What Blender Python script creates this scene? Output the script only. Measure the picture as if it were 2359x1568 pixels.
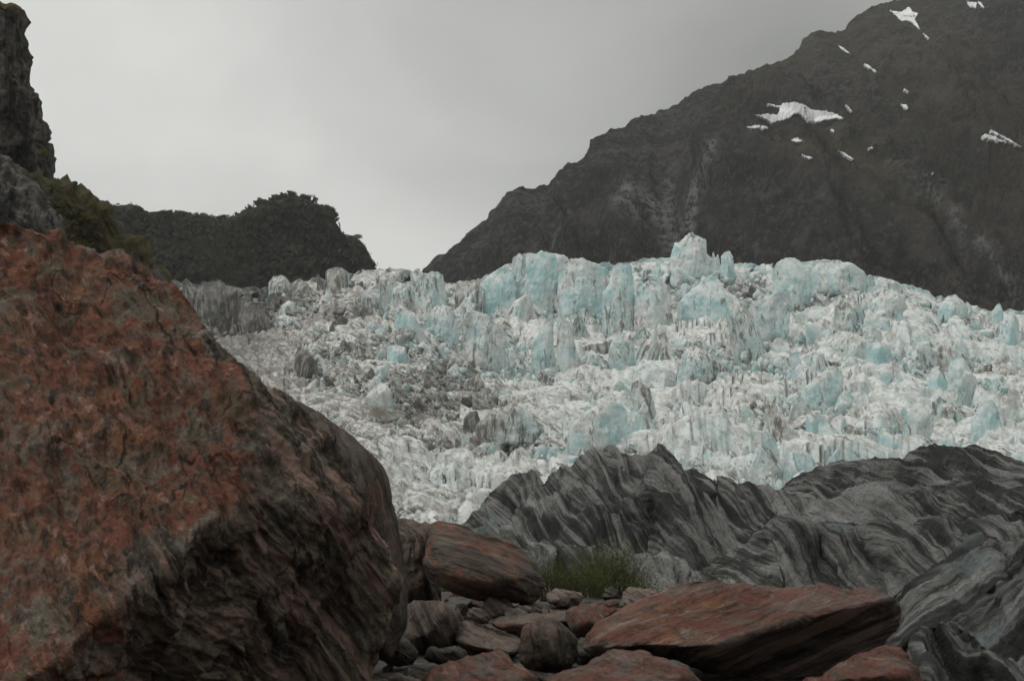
import bpy, math, random
import numpy as np
from mathutils import Vector, Matrix
from mathutils.bvhtree import BVHTree
random.seed(7); rng = np.random.default_rng(11)
sc = bpy.context.scene
COL = sc.collection
for o in list(bpy.data.objects): bpy.data.objects.remove(o)

# ---------------------------------------------------------------- camera
FV, CX, CY, PITCH, CAMZ = 4401.0, 1179.0, 784.0, math.radians(5.0), 1.15
cam = bpy.data.cameras.new('camera'); camo = bpy.data.objects.new('camera', cam); COL.objects.link(camo)
cam.sensor_width = 36.0; cam.lens = 36.0 * FV / 2358.0
camo.location = (0, 0, CAMZ); camo.rotation_euler = (math.pi/2 + PITCH, 0, 0)
cam.clip_start = 0.1; cam.clip_end = 20000
cam.dof.use_dof = True; cam.dof.focus_distance = 220.0; cam.dof.aperture_fstop = 11.0
sc.camera = camo

# ---------------------------------------------------------------- overcast sky, weak soft sun, exposure
SUN_EL, SUN_AZ = math.radians(60), math.radians(-50)
w = bpy.data.worlds.new('World'); sc.world = w; w.use_nodes = True
nt = w.node_tree; nt.nodes.clear()
def wn(t, **k):
    n = nt.nodes.new(t)
    for a, b in k.items(): setattr(n, a, b)
    return n
wl = nt.links.new
def wmath(op, a, b=None, c=None, clamp=False):
    n = wn('ShaderNodeMath', operation=op, use_clamp=clamp)
    for i, v in enumerate((a, b, c)):
        if v is None: continue
        if isinstance(v, (int, float)): n.inputs[i].default_value = v
        else: wl(v, n.inputs[i])
    return n.outputs[0]
tc = wn('ShaderNodeTexCoord')
sep = wn('ShaderNodeSeparateXYZ'); wl(tc.outputs['Generated'], sep.inputs[0])
sx, sy, sz = sep.outputs
cn = wn('ShaderNodeTexNoise'); cn.inputs['Scale'].default_value = 4.2; cn.inputs['Detail'].default_value = 4; cn.inputs['Roughness'].default_value = .5
cn.inputs['Distortion'].default_value = .4
mp = wn('ShaderNodeMapping'); mp.inputs['Scale'].default_value = (1, 1, 1.6); mp.inputs['Location'].default_value = (.6, .2, .1)
wl(tc.outputs['Generated'], mp.inputs[0]); wl(mp.outputs[0], cn.inputs['Vector'])
# cloud deck: thicker and greyer to the right, over the mountain; a little brighter towards the zenith
side = wn('ShaderNodeMapRange', interpolation_type='SMOOTHSTEP')
wl(wmath('ADD', sx, wmath('MULTIPLY', sz, .22)), side.inputs[0])
side.inputs[1].default_value = -.07; side.inputs[2].default_value = .22; side.inputs[3].default_value = .68; side.inputs[4].default_value = .32
zen = wn('ShaderNodeMapRange', interpolation_type='SMOOTHSTEP'); wl(sz, zen.inputs[0])
zen.inputs[1].default_value = .30; zen.inputs[2].default_value = 1.0; zen.inputs[3].default_value = 0; zen.inputs[4].default_value = .62
cl = wmath('ADD', wmath('ADD', side.outputs[0], zen.outputs[0]), wmath('MULTIPLY', wmath('SUBTRACT', cn.outputs['Fac'], .47), .58))
tint = wn('ShaderNodeMixRGB', blend_type='MULTIPLY'); tint.inputs[0].default_value = 1
tint.inputs[2].default_value = (1.0, 1.005, .955, 1)
cmb = wn('ShaderNodeCombineXYZ'); [wl(cl, cmb.inputs[i]) for i in range(3)]
wl(cmb.outputs[0], tint.inputs[1])
sky = wn('ShaderNodeTexSky', sky_type='NISHITA', sun_disc=False); sky.sun_elevation = SUN_EL; sky.sun_rotation = SUN_AZ
bgs = wn('ShaderNodeBackground'); wl(sky.outputs[0], bgs.inputs[0]); bgs.inputs[1].default_value = .05
bgc = wn('ShaderNodeBackground'); wl(tint.outputs[0], bgc.inputs[0]); bgc.inputs[1].default_value = 1.0
mx = wn('ShaderNodeMixShader'); mx.inputs[0].default_value = .94; wl(bgs.outputs[0], mx.inputs[1]); wl(bgc.outputs[0], mx.inputs[2])
wo = wn('ShaderNodeOutputWorld'); wl(mx.outputs[0], wo.inputs[0])
sun = bpy.data.lights.new('sun', 'SUN'); sun.energy = .6; sun.angle = math.radians(25); sun.color = (1, .98, .94)
suno = bpy.data.objects.new('sun', sun); COL.objects.link(suno)
sdir = Vector((math.sin(SUN_AZ)*math.cos(SUN_EL), math.cos(SUN_AZ)*math.cos(SUN_EL), math.sin(SUN_EL)))
sdir = Vector((-.45, -.25, .86)).normalized()
sky.sun_elevation = math.asin(sdir.z); sky.sun_rotation = math.atan2(sdir.x, sdir.y)
suno.rotation_euler = sdir.to_track_quat('Z', 'Y').to_euler(); suno.location = (0, 0, 400)
sc.view_settings.view_transform = 'Standard'; sc.view_settings.look = 'None'; sc.view_settings.gamma = 1
sc.view_settings.use_curve_mapping = False; sc.view_settings.exposure = 0
sc.render.engine = 'CYCLES'; sc.cycles.use_denoising = True
sc.cycles.max_bounces = 5; sc.cycles.diffuse_bounces = 3; sc.cycles.volume_bounces = 1; sc.cycles.transparent_max_bounces = 4

# ---------------------------------------------------------------- pixel -> place, and back
CA, SA = math.cos(PITCH), math.sin(PITCH)
def P(x, y, D):
    xc = (np.asarray(x, float)-CX)/FV; yc = (CY-np.asarray(y, float))/FV
    Yp = CA - SA*yc; Zp = SA + CA*yc
    D = np.asarray(D, float)
    X, Y, Z = np.broadcast_arrays(xc/Yp*D, D*1.0, CAMZ + Zp/Yp*D)
    return np.stack([X, Y, Z], -1)
def IP(p):
    d = p - np.array([0, 0, CAMZ]); f = CA*d[..., 1] + SA*d[..., 2]; u = -SA*d[..., 1] + CA*d[..., 2]
    return CX + FV*d[..., 0]/f, CY - FV*u/f
def R1(p): return [(x/1.7418*.784, y/1.7418*.784) for x, y in p]
def R2(p): return [((1200+x/1.3048)*.784, y/1.3048*.784) for x, y in p]
def R3(p): return [((400+x/1.96)*.784, (650+y/1.96)*.784) for x, y in p]
def R4(p): return [((1200+x/1.96)*.784, (650+y/1.96)*.784) for x, y in p]
def R5(p): return [((2000+x/2.0903)*.784, (700+y/2.0903)*.784) for x, y in p]
def R7(p): return [((1100+x/2.359)*.784, (1400+y/2.359)*.784) for x, y in p]
def R8(p): return [((1900+x/2.0903)*.784, (1250+y/2.0903)*.784) for x, y in p]

# ---------------------------------------------------------------- noise
_perm = rng.permutation(256); _perm = np.concatenate([_perm, _perm, _perm]).astype(np.int32)
_g = rng.normal(size=(256, 3)).astype(np.float32); _g /= np.linalg.norm(_g, axis=1)[:, None]
def pn(p):
    p = np.asarray(p, np.float32); sh = p.shape[:-1]; p = p.reshape(-1, 3)
    i = np.floor(p).astype(np.int32); f = p - i; i &= 255
    u = f*f*f*(f*(f*6-15)+10); r = np.zeros(len(p), np.float32)
    for dx in (0, 1):
        ax = _perm[i[:, 0]+dx]; wx = u[:, 0] if dx else 1-u[:, 0]
        for dy in (0, 1):
            ay = _perm[ax+i[:, 1]+dy]; wy = wx*(u[:, 1] if dy else 1-u[:, 1])
            for dz in (0, 1):
                g = _g[_perm[ay+i[:, 2]+dz] & 255]
                d = (f[:, 0]-dx)*g[:, 0]+(f[:, 1]-dy)*g[:, 1]+(f[:, 2]-dz)*g[:, 2]
                r += d*wy*(u[:, 2] if dz else 1-u[:, 2])
    return (r*1.6).reshape(sh)
def fbm(p, o=4, g=.5):
    p = np.asarray(p, np.float32); a, s = 1., 0
    for k in range(o): s = s + a*pn(p*(2.03**k)+7.3*k); a *= g
    return s
def rid(p, o=4, g=.5):
    a, s = 1., 0
    for k in range(o): s = s + a*(1-2*np.abs(pn(p*(2.07**k)+3.1*k))); a *= g
    return s*.5
def h2(ix, iy, k):
    v = np.sin(ix*127.1+iy*311.7+k*74.7)*43758.5453
    return v-np.floor(v)
def worley2(x, y, jit=.9):
    ix, iy = np.floor(x), np.floor(y); b = np.full(x.shape, 9.); b2 = b.copy(); ci = np.zeros(x.shape); cj = ci.copy(); dx0 = ci.copy(); dy0 = ci.copy()
    for a in (-1, 0, 1):
        for c in (-1, 0, 1):
            gx, gy = ix+a, iy+c
            px = gx+.5+jit*(h2(gx, gy, 1)-.5); py = gy+.5+jit*(h2(gx, gy, 2)-.5)
            d = np.hypot(px-x, py-y); m = d < b
            b2 = np.where(m, b, np.minimum(b2, d)); b = np.where(m, d, b)
            ci = np.where(m, gx, ci); cj = np.where(m, gy, cj); dx0 = np.where(m, x-px, dx0); dy0 = np.where(m, y-py, dy0)
    return b, b2, ci, cj, dx0, dy0
def sstep(a, b, x):
    t = np.clip((x-a)/(b-a), 0, 1); return t*t*(3-2*t)

# ---------------------------------------------------------------- mesh helpers
def mk_mesh(name, V, F, mat, attrs=None, smooth=True):
    V = np.ascontiguousarray(V, np.float32).reshape(-1, 3); F = np.ascontiguousarray(F, np.int32)
    me = bpy.data.meshes.new(name); me.vertices.add(len(V)); me.vertices.foreach_set('co', V.ravel())
    n, k = F.shape; me.loops.add(n*k); me.loops.foreach_set('vertex_index', F.ravel())
    me.polygons.add(n); me.polygons.foreach_set('loop_start', np.arange(0, n*k, k, dtype=np.int32))
    me.update(calc_edges=True)
    if smooth: me.polygons.foreach_set('use_smooth', np.ones(n, bool))
    for a, val in (attrs or {}).items():
        at = me.attributes.new(a, 'FLOAT', 'POINT'); at.data.foreach_set('value', np.ascontiguousarray(val, np.float32).ravel())
    me.materials.append(mat); return me
def tag(o, label=None, cat=None, group=None, kind=None):
    if label: o['label'] = label
    if cat: o['category'] = cat
    if group: o['group'] = group
    if kind: o['kind'] = kind
    return o
def add(name, me, parent=None, loc=None, **k):
    o = bpy.data.objects.new(name, me); COL.objects.link(o)
    if parent: o.parent = parent
    if loc is not None: o.location = loc
    return tag(o, **k)
def grid_faces(nu, nv, wrap=False):
    i = np.arange(nu if wrap else nu-1); j = np.arange(nv-1); I, J = np.meshgrid(i, j, indexing='ij'); I2 = (I+1) % nu
    return np.stack([I*nv+J, I2*nv+J, I2*nv+J+1, I*nv+J+1], -1).reshape(-1, 4)
def gnorm(V, wrap=False):
    if wrap: du = np.roll(V, -1, 0)-np.roll(V, 1, 0)
    else: du = np.gradient(V, axis=0)
    dv = np.gradient(V, axis=1); n = np.cross(du, dv); return n/np.maximum(np.linalg.norm(n, axis=-1, keepdims=True), 1e-9)
_ico = {}
def ico(l):
    if l in _ico: return _ico[l]
    import bmesh
    bm = bmesh.new(); bmesh.ops.create_icosphere(bm, subdivisions=l, radius=1)
    V = np.array([v.co[:] for v in bm.verts]); F = np.array([[v.index for v in f.verts] for f in bm.faces]); bm.free()
    _ico[l] = (V/np.linalg.norm(V, axis=1)[:, None], F); return _ico[l]

# ---------------------------------------------------------------- material helper
class M:
    def __init__(s, name, rough=.8, spec=.3):
        s.m = bpy.data.materials.new(name); s.m.use_nodes = True; s.t = s.m.node_tree; s.b = s.t.nodes['Principled BSDF']
        s.b.inputs['Roughness'].default_value = rough; s.b.inputs['Specular IOR Level'].default_value = spec
        s.tc = s.t.nodes.new('ShaderNodeTexCoord').outputs['Object']
    def n(s, t, **k):
        n = s.t.nodes.new(t)
        for a, b in k.items(): setattr(n, a, b)
        return n
    def put(s, sock, v):
        if isinstance(v, (int, float)): sock.default_value = v
        elif isinstance(v, tuple): sock.default_value = v if len(sock.default_value) == len(v) else (*v, 1)
        else: s.t.links.new(v, sock)
    def math(s, op, a, b=0., clamp=False):
        n = s.n('ShaderNodeMath', operation=op, use_clamp=clamp); s.put(n.inputs[0], a); s.put(n.inputs[1], b); return n.outputs[0]
    def noise(s, v, scale, detail=4., rough=.55, dist=0.):
        n = s.n('ShaderNodeTexNoise'); s.put(n.inputs['Vector'], v)
        for k, x in (('Scale', scale), ('Detail', detail), ('Roughness', rough), ('Distortion', dist)): n.inputs[k].default_value = x
        return n.outputs['Fac']
    def vor(s, v, scale, feat='F1', rnd=1.):
        n = s.n('ShaderNodeTexVoronoi', feature=feat); s.put(n.inputs['Vector'], v); n.inputs['Scale'].default_value = scale; n.inputs['Randomness'].default_value = rnd
        return n.outputs[0]
    def map(s, v, scale=(1, 1, 1), rot=(0, 0, 0), loc=(0, 0, 0)):
        n = s.n('ShaderNodeMapping'); s.put(n.inputs[0], v); n.inputs['Scale'].default_value = scale; n.inputs['Rotation'].default_value = rot
        s.put(n.inputs['Location'], loc); return n.outputs[0]
    def rng(s, v, a, b, c=0., d=1.):
        n = s.n('ShaderNodeMapRange', interpolation_type='SMOOTHSTEP'); s.put(n.inputs[0], v)
        for i, x in enumerate((a, b, c, d)): s.put(n.inputs[i+1], x)
        return n.outputs[0]
    def mix(s, f, a, b, bt='MIX'):
        n = s.n('ShaderNodeMixRGB', blend_type=bt); s.put(n.inputs[0], f); s.put(n.inputs[1], a); s.put(n.inputs[2], b); return n.outputs[0]
    def attr(s, name): n = s.n('ShaderNodeAttribute'); n.attribute_name = name; return n.outputs['Fac']
    def strat(s, fa, fb):          # vector stretched along the rock's layers
        n = s.n('ShaderNodeVectorMath', operation='SCALE'); s.put(n.inputs[0], s.tc); n.inputs['Scale'].default_value = fb
        c = s.n('ShaderNodeCombineXYZ'); s.put(c.inputs[0], s.math('MULTIPLY', s.attr('layer'), fa))
        a = s.n('ShaderNodeVectorMath', operation='ADD'); s.put(a.inputs[0], n.outputs[0]); s.put(a.inputs[1], c.outputs[0]); return a.outputs[0]
    def done(s, col, bump=None, bs=.5, bd=.1, bump2=None, bs2=.5, bd2=.1):
        s.put(s.b.inputs['Base Color'], col); last = None
        for h, st, d in ((bump, bs, bd), (bump2, bs2, bd2)):
            if h is None: continue
            b = s.n('ShaderNodeBump'); b.inputs['Strength'].default_value = st; b.inputs['Distance'].default_value = d
            s.put(b.inputs['Height'], h)
            if last: s.put(b.inputs['Normal'], last)
            last = b.outputs[0]
        if last: s.put(s.b.inputs['Normal'], last)
        return s.m
def sepxyz(m, v):
    n = m.n('ShaderNodeSeparateXYZ'); m.put(n.inputs[0], v); return n.outputs

# ---- ice of the icefall
def ice_material():
    m = M('glacier_ice', .5, .25)
    oi = m.n('ShaderNodeObjectInfo'); oc = m.n('ShaderNodeSeparateColor'); m.put(oc.inputs[0], oi.outputs['Color'])
    lowd = m.noise(m.n('ShaderNodeNewGeometry').outputs['Position'], .028, 4, .6, .5)
    own = m.math('SUBTRACT', 1., m.math('LESS_THAN', m.math('ABSOLUTE', m.math('SUBTRACT', oc.outputs[2], 1.)), .001))
    dirt = m.math('ADD', m.math('MULTIPLY', oc.outputs[0], own), m.math('ADD', m.attr('dirt'), m.rng(lowd, .50, .68, 0., .34)), True)
    tint = m.math('ADD', m.math('MULTIPLY', oc.outputs[1], own), m.attr('tint'))
    gpos = m.n('ShaderNodeNewGeometry'); wpos = gpos.outputs['Position']; nz = sepxyz(m, gpos.outputs['Normal'])[2]
    steep = m.rng(nz, .05, .80, 1., 0.)
    patch = m.noise(wpos, .075, 5, .62, .6)
    teal = m.math('MULTIPLY', m.rng(m.math('ADD', patch, m.math('MULTIPLY', tint, .16)), .38, .64), m.math('ADD', m.math('MULTIPLY', steep, .80), .20), True)
    teal = m.math('MULTIPLY', teal, m.math('SUBTRACT', 1., m.math('MULTIPLY', dirt, .80)), True)
    wh = m.noise(wpos, .45, 6, .68)
    white = m.mix(m.rng(wh, .40, .56), (.54, .53, .50), (.83, .83, .815))
    tealc = m.mix(m.rng(m.noise(wpos, .22, 5, .65), .42, .60), (.70, .83, .825), (.43, .67, .69))
    c = m.mix(teal, white, tealc)
    # dirt bands, tilted with each block
    tilt = m.n('ShaderNodeCombineXYZ'); m.put(tilt.inputs[1], m.math('MULTIPLY', m.math('SUBTRACT', oc.outputs[2], .5), 2.0))
    mp = m.n('ShaderNodeMapping'); m.put(mp.inputs[0], wpos); m.put(mp.inputs['Rotation'], tilt.outputs[0]); mp.inputs['Scale'].default_value = (1, 1, 1)
    rv = mp.outputs[0]
    st = m.noise(m.map(rv, (.9, .9, .17)), 1.0, 7, .72, .5)
    st2 = m.noise(m.map(rv, (.22, .22, .07)), 1.0, 4, .6, .3)
    stf = m.rng(m.math('ADD', st, m.math('MULTIPLY', dirt, .14)), .545, .62)
    stf = m.math('MULTIPLY', stf, m.rng(m.math('ADD', st2, m.math('MULTIPLY', dirt, .26)), .46, .58), True)
    c = m.mix(m.math('MULTIPLY', stf, .85), c, m.mix(st2, (.22, .19, .165), (.12, .112, .105)))
    # rock dust lying on tops and ledges
    sp = m.noise(wpos, 1.1, 7, .74)
    dust = m.math('MULTIPLY', m.rng(m.math('ADD', sp, m.math('MULTIPLY', dirt, .18)), .56, .64), m.rng(nz, 0., .7, .22, 1.))
    c = m.mix(m.math('MULTIPLY', dust, .75), c, (.29, .26, .205))
    c = m.mix(m.math('MULTIPLY', m.rng(dirt, .30, 1.), .72), c, m.mix(m.rng(st, .42, .56), (.20, .20, .192), (.075, .074, .07)))
    b = m.noise(m.map(wpos, (1, 1, .5)), 1.2, 8, .70, .3)
    b2 = m.noise(m.map(rv, (1.3, 1.3, .2)), .8, 5, .65)
    return m.done(c, b, .7, .8, b2, .4, .8)
ICE = ice_material()

# ---- banded, grit-covered ice in front
def dirty_material():
    m = M('dirty_ice', .6, .3)
    wpos = m.n('ShaderNodeNewGeometry').outputs['Position']
    a = m.noise(m.strat(1.7, .05), 1., 6, .66, .08)
    f = m.noise(m.strat(7., .10), 1., 4, .68, .05)
    big = m.noise(wpos, .10, 4, .6)
    brk = m.noise(wpos, .9, 8, .74, .3)
    v = m.math('ADD', m.math('ADD', m.math('MULTIPLY', a, .58), m.math('MULTIPLY', f, .30)), m.math('MULTIPLY', brk, .12))
    mid = m.noise(wpos, .28, 5, .65, .4)
    sh = m.math('ADD', m.math('MULTIPLY', m.math('SUBTRACT', big, .5), .40), m.math('MULTIPLY', m.math('SUBTRACT', mid, .5), .14))
    r = m.n('ShaderNodeValToRGB'); m.put(r.inputs[0], m.math('ADD', v, sh))
    e = r.color_ramp.elements; e[0].position = .43; e[0].color = (.022, .022, .020, 1); e[1].position = .63; e[1].color = (.46, .455, .44, 1)
    for p, c in ((.475, (.055, .054, .050, 1)), (.505, (.165, .162, .152, 1)), (.545, (.30, .296, .282, 1))):
        x = e.new(p); x.color = c
    c = r.outputs[0]
    cl = m.rng(m.noise(m.map(wpos, (.16, .16, .12)), 1., 2, .5, .6), .60, .68)
    c = m.mix(m.math('MULTIPLY', cl, .65), c, (.28, .34, .35))
    g = m.noise(wpos, 4., 6, .75)
    c = m.mix(m.rng(g, .51, .64, 0, .6), c, (.045, .043, .040))
    return m.done(c, v, 1., 2.2, m.noise(wpos, 2.2, 8, .75), 1., .9)
DIRTY = dirty_material()

# ---- rocks: a = lichen amount, pal = palette
def rock_material(name, lich, base, dark, pale, red=(.25, .088, .057), orange=(.33, .155, .075), green=(.25, .25, .205), fa=9., fb=1.1, vein=.55, contrast=1., crack=.35):
    m = M(name, .78, .28)
    p = m.tc
    s1 = m.noise(m.strat(fa, fb), 1., 8, .70, .25)
    s2 = m.noise(m.strat(fa*3.0, fb*2.6), 1., 6, .72, .15)
    sw = m.noise(m.strat(fa*.3, fb*1.4), 1.2, 8, .70, .5)
    c = m.mix(m.rng(s1, .42, .58), dark, base)
    c = m.mix(m.rng(sw, .50, .66, 0, .75), c, green)
    big = m.noise(p, 1.1, 8, .68, .4)
    li = m.attr('lichen')
    cover = m.math('ADD', m.math('MULTIPLY', m.math('SUBTRACT', sw, .5), -.9), m.math('ADD', m.math('MULTIPLY', m.math('SUBTRACT', big, .5), 1.4), m.math('MULTIPLY', m.math('SUBTRACT', s2, .5), .8)))
    cover = m.rng(m.math('ADD', cover, m.math('MULTIPLY', li, lich)), .42, .62)
    rc = m.mix(m.rng(m.noise(p, 2.6, 5, .65, .6), .42, .70), red, orange)
    rc = m.mix(m.rng(m.noise(m.strat(fa*.6, fb*3), 1.3, 8, .74, .2), .48, .58, 0, .80), rc, (.085, .052, .036))
    rc = m.mix(m.rng(m.noise(p, 4.2, 8, .74, .4), .53, .60, 0, .8), rc, (.15, .135, .085))
    rc = m.mix(m.rng(m.noise(m.map(p, (1, 1, 1), (0, 0, 0), (9, 3, 5)), 1.7, 9, .72, .5), .51, .58, 0, .80), rc, m.mix(m.rng(m.noise(p, 3.1, 5, .7), .42, .58), green, base))
    c = m.mix(m.math('MULTIPLY', cover, .93), c, rc)
    # pale pinkish quartz veins and worn edges
    vn = m.math('MULTIPLY', m.rng(s2, .54, .62), m.rng(m.noise(p, 2.4, 6, .68, .3), .46, .56))
    c = m.mix(m.math('MULTIPLY', vn, vein), c, pale)
    # dark cracks and damp joints along the layers
    dk = m.rng(s2, .38, .47, 1., 0.)
    c = m.mix(m.math('MULTIPLY', dk, .62*contrast), c, (.022, .018, .014))
    ps = m.math('MULTIPLY', m.rng(m.noise(m.strat(15., .5), 1., 5, .62, .05), .50, .56), m.rng(li, .1, .9, .90, .10))
    c = m.mix(m.math('MULTIPLY', ps, vein), c, m.mix(.9, base, pale))
    cw = m.n('ShaderNodeVectorMath', operation='ADD'); m.put(cw.inputs[0], m.strat(fa*.35, 1.)); nv_ = m.n('ShaderNodeTexNoise'); nv_.inputs['Scale'].default_value = 2.2; nv_.inputs['Detail'].default_value = 6; m.put(nv_.inputs['Vector'], p); m.put(cw.inputs[1], nv_.outputs['Color'])
    ck = m.vor(cw.outputs[0], 1.7, 'DISTANCE_TO_EDGE'); ckf = m.math('MULTIPLY', m.rng(ck, .004, .035, 1., 0.), m.rng(m.noise(p, 1.9, 4, .6), .46, .56))
    c = m.mix(m.math('MULTIPLY', ckf, crack), c, (.018, .015, .012))
    sp = m.noise(p, 38., 4, .75)
    c = m.mix(m.rng(sp, .52, .72, 0, .4), c, m.mix(.5, dark, (.02, .02, .018)))
    c = m.mix(m.rng(m.noise(p, 24., 3, .6), .60, .72, 0, .35), c, pale)
    hb = m.math('SUBTRACT', m.math('ADD', m.math('MULTIPLY', s2, .6), m.math('MULTIPLY', s1, .6)), m.math('MULTIPLY', ckf, .25*crack))
    return m.done(c, hb, 1., .13, m.noise(p, 14., 7, .75), .9, .05)
RED = rock_material('red_lichen_rock', .62, (.215, .172, .128), (.062, .047, .036), (.50, .33, .27), fa=5.5, fb=2.3, vein=.75, crack=.8)
RED2 = rock_material('red_lichen_schist', .78, (.20, .135, .115), (.050, .038, .032), (.40, .29, .25), red=(.205, .075, .056), vein=.8, fa=13, fb=1.6, green=(.20, .17, .15))
GREY = rock_material('grey_schist', .22, (.135, .122, .100), (.040, .036, .030), (.30, .26, .21), fa=11, fb=1.2, green=(.16, .165, .13), vein=.45)
BROWN = rock_material('brown_schist', .52, (.165, .122, .098), (.048, .037, .030), (.38, .28, .23), fa=10, fb=1.2, green=(.15, .14, .11), vein=.40)
PINK = rock_material('pink_schist', .40, (.26, .19, .16), (.09, .07, .06), (.48, .36, .31), fa=10, fb=1.4, green=(.28, .25, .22), vein=.6, contrast=.7)

# ---------------------------------------------------------------- solid from a traced outline, at its own distance, with facets and thickness
def radial(poly, c, th):
    A = np.array(poly, float)-c; B = np.roll(A, -1, 0); d = B-A
    R = np.zeros(len(th))
    dx, dy = np.cos(th)[:, None], np.sin(th)[:, None]
    den = dx*d[None, :, 1]-dy*d[None, :, 0]; den = np.where(np.abs(den) < 1e-9, 1e-9, den)
    t = (A[None, :, 0]*d[None, :, 1]-A[None, :, 1]*d[None, :, 0])/den
    u = (A[None, :, 0]*dy-A[None, :, 1]*dx)/den
    ok = (u >= 0) & (u <= 1) & (t > 0)
    R = np.where(ok, t, 0).max(1); R[R <= 0] = R[R > 0].mean()
    return R
def centroid(poly):
    A = np.array(poly, float); B = np.roll(A, -1, 0); cr = A[:, 0]*B[:, 1]-B[:, 0]*A[:, 1]
    return np.array([((A[:, 0]+B[:, 0])*cr).sum(), ((A[:, 1]+B[:, 1])*cr).sum()])/(3*cr.sum())
def smin(L, k):
    L = np.stack(L, 0); m = L.min(0); return m-k*np.log(np.exp(-(L-m)/k).sum(0))
def solid(name, poly, D, T, mat, planes=None, nth=200, nf=70, nb=14, edge=6., edgeq=2., back=None, amp=.03, freq=2., lay=(1.3, 0, 1.), lamp=.02, lf=6., la=1.2,
          warp=.15, wf=.8, lich=1., c=None, k=.04, lichf=None, warpf=None, lump=0., lumpf=3., attrs=None, parent=None, smooth_r=2, sharp=0., jag=0., soft=None, **kw):
    c = centroid(poly) if c is None else np.array(c, float)
    th = np.linspace(0, 2*np.pi, nth, endpoint=False); R = radial(poly, c, th)
    for _ in range(smooth_r): R = (np.roll(R, 1)+2*R+np.roll(R, -1))/4
    sf = np.concatenate([np.linspace(0, .88, int(nf*.75), endpoint=False), np.sin(np.linspace(math.asin(.88), np.pi/2, nf-int(nf*.75)))])
    sb = np.sin(np.linspace(np.pi/2, 0, nb+1))[1:]
    S = np.concatenate([sf, sb]); back_m = np.arange(len(S)) >= nf
    S[0] = 1e-3; S[-1] = 1e-3
    X = c[0]+R[:, None]*S[None]*np.cos(th)[:, None]; Y = c[1]+R[:, None]*S[None]*np.sin(th)[:, None]
    prof = np.clip(1-S**edge, 0, 1)**(1/edgeq)
    if planes: wf_ = smin([np.asarray(pl(X, Y)) for pl in planes], k*T)*T
    else: wf_ = np.full(X.shape, T)
    wf_ = np.maximum(wf_, .02*T)
    bk = T*.8 if back is None else back
    wd = np.where(back_m[None], -bk*(np.clip(1-S**3, 0, 1)**.5)[None], wf_*prof[None])
    V = P(X, Y, D-wd)
    lam = V @ (np.array(lay)/np.linalg.norm(lay)) + warp*fbm(V*wf+5, 3)*(1 if warpf is None else warpf(X, Y))
    nrm = -gnorm(V, True)
    v0 = V - V.reshape(-1, 3).mean(0)
    sg = np.sign((nrm*v0).sum(-1).mean()) or 1; nrm = nrm*sg
    q = V*la; q = q + 0; q[..., 0] += lam*lf
    disp = amp*fbm(V*freq+11, 6, .58)
    if lump: disp = disp + lump*(rid(V*lumpf+3, 5, .6)-.5)
    if lamp: disp = disp + lamp*(rid(q, 4, .55)-.35)
    if sharp:
        wv = np.floor(lam*sharp*3+.8*fbm(V*freq*.6, 2))  # stepped breaks across layers
        disp = disp + sharp*0
    fade = np.minimum(1, (1-S)*0+1)
    V = V + nrm*disp[..., None]
    if jag: V[..., 2] += jag*rid(np.stack([V[..., 0]*1.3/jag, V[..., 1]*.4/jag, V[..., 2]*.15/jag], -1)*.35, 3)*np.clip((c[1]-Y)/(R[:, None]+1), 0, 1)
    if soft: V = soft(V)
    F = grid_faces(nth, len(S), True)
    at = {'layer': lam, 'lichen': np.full(lam.shape, lich) if lichf is None else lichf(X, Y)}
    for a_, f_ in (attrs or {}).items(): at[a_] = f_(X, Y)
    base = np.array([V[..., 0].mean(), V[..., 1].mean(), V[..., 2].min()])
    if parent is not None: base = np.zeros(3)
    me = mk_mesh(name, V-base, F if sg < 0 else F[:, ::-1], mat, at)
    me.materials[0] = mat
    return add(name, me, parent, tuple(base), **kw), V

# ================================================================ GROUND: one sheet, gravel bank near, valley floor beyond
def gz(X, Y):
    X = np.asarray(X, float); Y = np.asarray(Y, float)
    s = np.maximum(X-(2.75+.03*(Y-12)), Y-27.5+.25*X)
    z = -8.5*(1-np.exp(-np.maximum(s, 0)/4.5))
    p = np.stack([X, Y, np.zeros_like(X)], -1)
    near = np.exp(-np.maximum(np.hypot(X, Y)-35, 0)/30)
    return z+near*(.05*fbm(p*1.1, 3)+.02*fbm(p*6, 2))+(1-near)*1.0*fbm(p*.03, 3)
m = M('gravel', .85, .25)
g1 = m.vor(m.tc, 14.); g2 = m.vor(m.tc, 40.)
c = m.mix(m.rng(m.noise(m.tc, 9., 5, .7), .35, .65), (.035, .032, .028), (.115, .105, .09))
c = m.mix(m.rng(m.noise(m.tc, 1.5, 4, .6), .5, .7, 0, .5), c, (.16, .09, .07))
GRAVEL = m.done(c, m.math('MULTIPLY', g1, -1.), .8, .05, m.math('MULTIPLY', g2, -1.), .6, .02)
r_ = np.concatenate([[.05], np.geomspace(1.5, 60, 120), np.geomspace(64, 3850, 40)]); t_ = np.linspace(0, 2*np.pi, 241)[:-1]
RR, TT = np.meshgrid(r_, t_, indexing='ij'); gx_, gy_ = RR*np.cos(TT), RR*np.sin(TT)
V = np.stack([gx_, gy_, gz(gx_, gy_)], -1).transpose(1, 0, 2)
ground = add('ground', mk_mesh('ground', V, grid_faces(240, len(r_), True)[:, ::-1], GRAVEL), kind='structure')

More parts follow.
